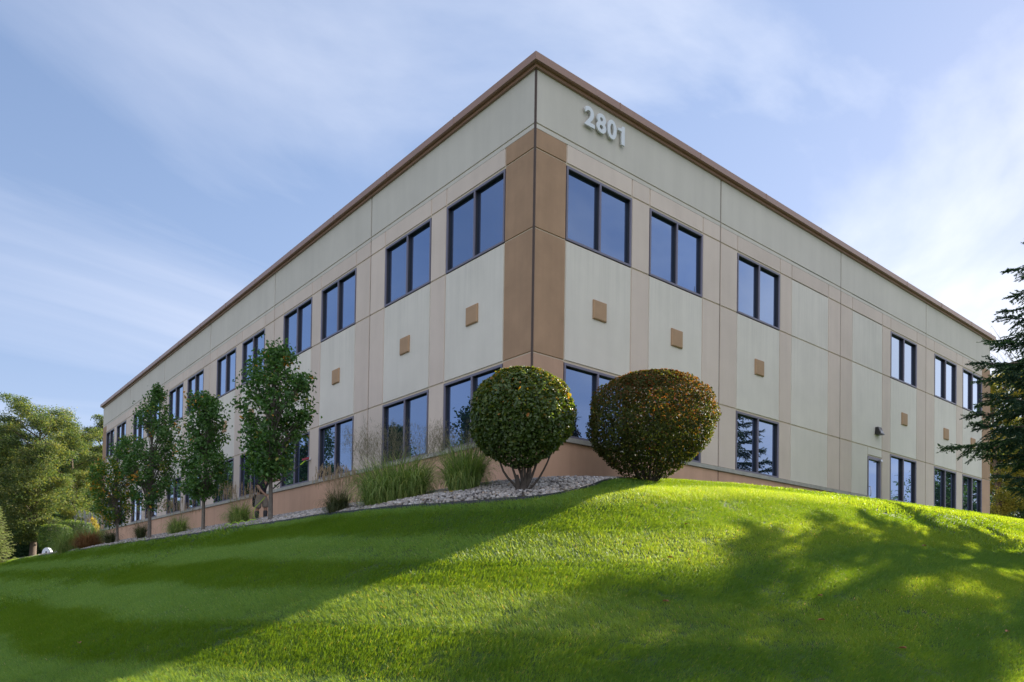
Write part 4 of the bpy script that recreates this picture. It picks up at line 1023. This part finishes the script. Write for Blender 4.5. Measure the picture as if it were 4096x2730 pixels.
# indices for branching chains: chest is vertex 3, pelvis is vertex 0
bo = skin_obj('body', body, M['skin'], man)
def hand(c, d_, up_, sgn):
    d_ = d_/np.linalg.norm(d_); s_ = np.cross(d_, up_); s_ /= np.linalg.norm(s_); ch = []
    for i, (o_, L_) in enumerate(((-.03, .06), (-.01, .075), (.01, .07), (.03, .055))):
        a = c+s_*o_; ch.append([(a, .010), (a+d_*L_*.5, .009), (a+d_*L_*.75+up_*-.02, .008), (a+d_*L_*.8+up_*-.04, .007)])
    ch.append([(c-s_*.035*sgn, .011), (c-s_*.055*sgn+d_*.02, .010), (c-s_*.05*sgn+d_*.045, .008)]); return ch
Zv = np.array([0, 0, 1.0])
skin_obj('hand', [[(q_(1063, 1982, -.25), .028), (q_(1067, 1987, -.25), .034)]]+hand(q_(1067, 1987, -.25), RV*.6-Zv, FV, 1), M['skin'], man, 1)
skin_obj('hand', [[(q_(1120, 1920, .06), .028), (q_(1125, 1919, .06), .034)]]+hand(q_(1125, 1919, .06), RV, Zv, -1), M['skin'], man, 1)
skin_obj('shirt', [[(q_(1046, 1984), .155), (q_(1046, 1968), .152), (q_(1047, 1945), .16), (q_(1051, 1926), .155), (q_(1054, 1913, .02), .085)],
                   [3, (q_(1034, 1926, -.08), .095), (q_(1030, 1946, -.165), .078)], [3, (q_(1072, 1926, .12), .088), (q_(1092, 1925, .12), .07)]], M['shirt'], man)
skin_obj('shorts', [[(q_(1046, 1972), .145), (q_(1047, 1988), .168)], [1, (q_(1034, 2005, -.04), .12), (q_(1030, 2038, -.05), .108)], [1, (q_(1060, 2005, .04), .115), (q_(1062, 2034, .05), .105)]], M['khaki'], man)
skin_obj('boot', [[(q_(1029, 2042, -.05), .075), (q_(1027, 2062, -.04), .068), (q_(1026, 2079, -.02), .058), (q_(1028, 2086, -.10), .05), (q_(1034, 2087, -.2), .042)]], M['boot'], man)
skin_obj('boot', [[(q_(1062, 2040, .05), .075), (q_(1061, 2060, .05), .068), (q_(1060, 2077, .05), .058), (q_(1063, 2083, -.03), .05), (q_(1070, 2084, -.1), .042)]], M['boot'], man)
skin_obj('jacket', [[(q_(1022, 1978, .02), .05), (q_(1018, 1995, .02), .07), (q_(1017, 2015, .02), .065), (q_(1016, 2030, .02), .05)]], M['shirt'], man)
skin_obj('cap', [[(q_(1059, 1880, .04), .10), (q_(1060, 1874, .04), .075)], [0, (q_(1068, 1884, .0), .04)]], M['hair'], man)
# face
for dx_, nm_ in ((-.032, 'eye'), (.032, 'eye')):
    m_ = MB(); c_ = q_(1060, 1887, .04)+np.array([.085, -.02, 0])+np.array([.2, .98, 0])*dx_; m_.tube([c_-np.array([.01, 0, 0]), c_+np.array([.008, 0, 0])], [.012, .008], 8); m_.build('eye', M['dark_plastic'], man)
m_ = MB(); c_ = q_(1060, 1889, .04)+np.array([.09, -.02, 0]); m_.tube([c_+Zv*.02, c_+np.array([.022, 0, -.012]), c_+np.array([.0, 0, -.03])], [.009, .014, .008], 8); m_.build('nose', M['skin'], man, smooth=True)
# pole with brush head on the window glass
hx = at(1228, 1838, 10)-CAM; tw_ = (-.05-CAM[0])/hx[0]; head = CAM+hx*tw_; lowp = J(1092, 1955, -.1)
pr_ = empty('window_cleaning_pole', lowp); tag(pr_, 'long black window cleaning pole with a red brush head against the glass', 'cleaning pole')
m_ = MB(); v_ = head-lowp; m_.tube([(0, 0, 0), v_*.55, v_*.97], [.022, .019, .013], 8); m_.build('pole', M['dark_plastic'], pr_, smooth=True)
m_ = MB(); m_.tube([v_*.80, v_*.97], [.016, .016], 8); m_.build('grip_clip', M['hose'], pr_, smooth=True)
m_ = MB(); yv = np.array([0, 1.0, 0]); c_ = v_+np.array([-.03, 0, 0]); m_.box(tuple(c_-np.array([.04, .22, .03])), tuple(c_+np.array([.0, .22, .035]))); m_.build('brush_head', M['red'], pr_)
m_ = MB(); m_.box(tuple(c_-np.array([0, .21, .045])), tuple(c_+np.array([.05, .21, .02]))); m_.build('bristles', M['white'], pr_)

# hoses
def smooth_line(P_, n=12):
    P_ = np.array(P_); out_ = []
    for i in range(len(P_)-1):
        a = P_[max(i-1, 0)]; b_ = P_[i]; c = P_[i+1]; d_ = P_[min(i+2, len(P_)-1)]
        for t_ in np.linspace(0, 1, n, endpoint=False): out_.append(.5*(2*b_+(c-a)*t_+(2*a-5*b_+4*c-d_)*t_**2+(3*b_-a-3*c+d_)*t_**3))
    out_.append(P_[-1]); return np.array(out_)


def G(x, y, h=.02):
    p = ground_at(x, y)
    if p is None: p = J(x, y)
    else: p = np.array([p[0], p[1], tz(p[0], p[1])+h])
    return p
z6 = lambda x, y: (950+x/4.126, 1750+y/4.126)
hp = [J(*z6(455, 985), -.28), J(*z6(380, 1070), -.3), J(*z6(300, 1150), -.3), J(*z6(258, 1230), -.3), J(*z6(270, 1300), -.3), J(*z6(320, 1355), -.3), J(*z6(370, 1378), -.35)]
def low_at(x, y):
    yb = 2091+(1030-x)*.175; g0 = ground_at(x, yb); dz = float((g0-CAM) @ -Mc[:, 2]) if g0 is not None else 18.0
    return at(x, min(y, yb), dz)+np.array([0, 0, .02])
for (x, y) in ((300, 1372), (270, 1376), (220, 1373), (170, 1398), (140, 1428), (120, 1408), (80, 1393), (40, 1403), (15, 1440), (-8, 1418), (-45, 1412), (-85, 1428), (-105, 1462), (-125, 1445), (-160, 1440), (-195, 1452), (-212, 1478)): hp.append(low_at(*z6(x, y)))
hl = smooth_line(hp, 8); m_ = MB(); m_.tube(hl, .010, 6)
tag(m_.build('garden_hose', M['hose'], None, True, loc=tuple(hl[0])), 'neon yellow green hose looping from the cleaner along the ground', 'hose')
cp = [G(x, y, .045) for x, y in ((1815, 1975), (1740, 1984), (1666, 1993), (1560, 2006), (1460, 2020), (1335, 2039), (1270, 2052))]
cp += [np.array([p[0], p[1], tz(p[0], p[1])+.04]) for p in ((-2.9, 4.2), (-2.95, 6.0), (-2.9, 8.5), (-3.0, 11), (-2.9, 14))]
cl_ = smooth_line(cp, 8); m_ = MB(); m_.tube(cl_, .010, 6)
tag(m_.build('yellow_hose', M['cord'], None, True, loc=tuple(cl_[0])), 'thin yellow hose lying along the top of the river rock bed', 'hose')

# fallen leaves on the lawn, each one placed
M['dead'] = mat('dry_leaf', (.30, .12, .05), .7, .2, 40)
for i, (x, y, lb) in enumerate(((2680, 2248, 'brown fallen leaf in the sunlit grass below the wide shrub'), (3280, 2400, 'pinkish fallen leaf low on the right of the slope'), (2663, 2425, 'orange fallen leaf at the shadow edge in mid slope'), (3285, 2500, 'rust fallen leaf on the shaded right slope'),
                            (3697, 2195, 'reddish fallen leaf in the shade under the spruce'), (2745, 2112, 'dark fallen leaf high on the sunlit slope'), (317, 2590, 'pale fallen leaf in the shaded grass at bottom left'), (1060, 2113, 'tan fallen leaf just below the nearest young tree'),
                            (4030, 2545, 'brown fallen leaf near the bottom right corner'), (3610, 2615, 'rust fallen leaf at the bottom right'))):
    p = ground_at(x, y)
    if p is None: continue
    s = .045; m_ = MB(); a = rng.uniform(0, 6.28); c, sn = math.cos(a), math.sin(a); R2 = lambda u, v, z: (u*c-v*sn, u*sn+v*c, z)
    m_.poly([R2(-s, 0, .0), R2(-.3*s, -.5*s, .02), R2(.5*s, -.4*s, .018), R2(s, 0, .0)]); m_.poly([R2(-s, 0, .0), R2(s, 0, .0), R2(.5*s, .4*s, .022), R2(-.3*s, .55*s, .018)])
    m_.tube([R2(-s, 0, .0), R2(-1.6*s, .1*s, .008)], .0015, 5)
    o = m_.build('fallen_leaf', M['dead']); o.location = (p[0], p[1], tz(p[0], p[1])+.05); tag(o, lb, 'leaf', 'fallen leaves scattered on the lawn')
print('done')
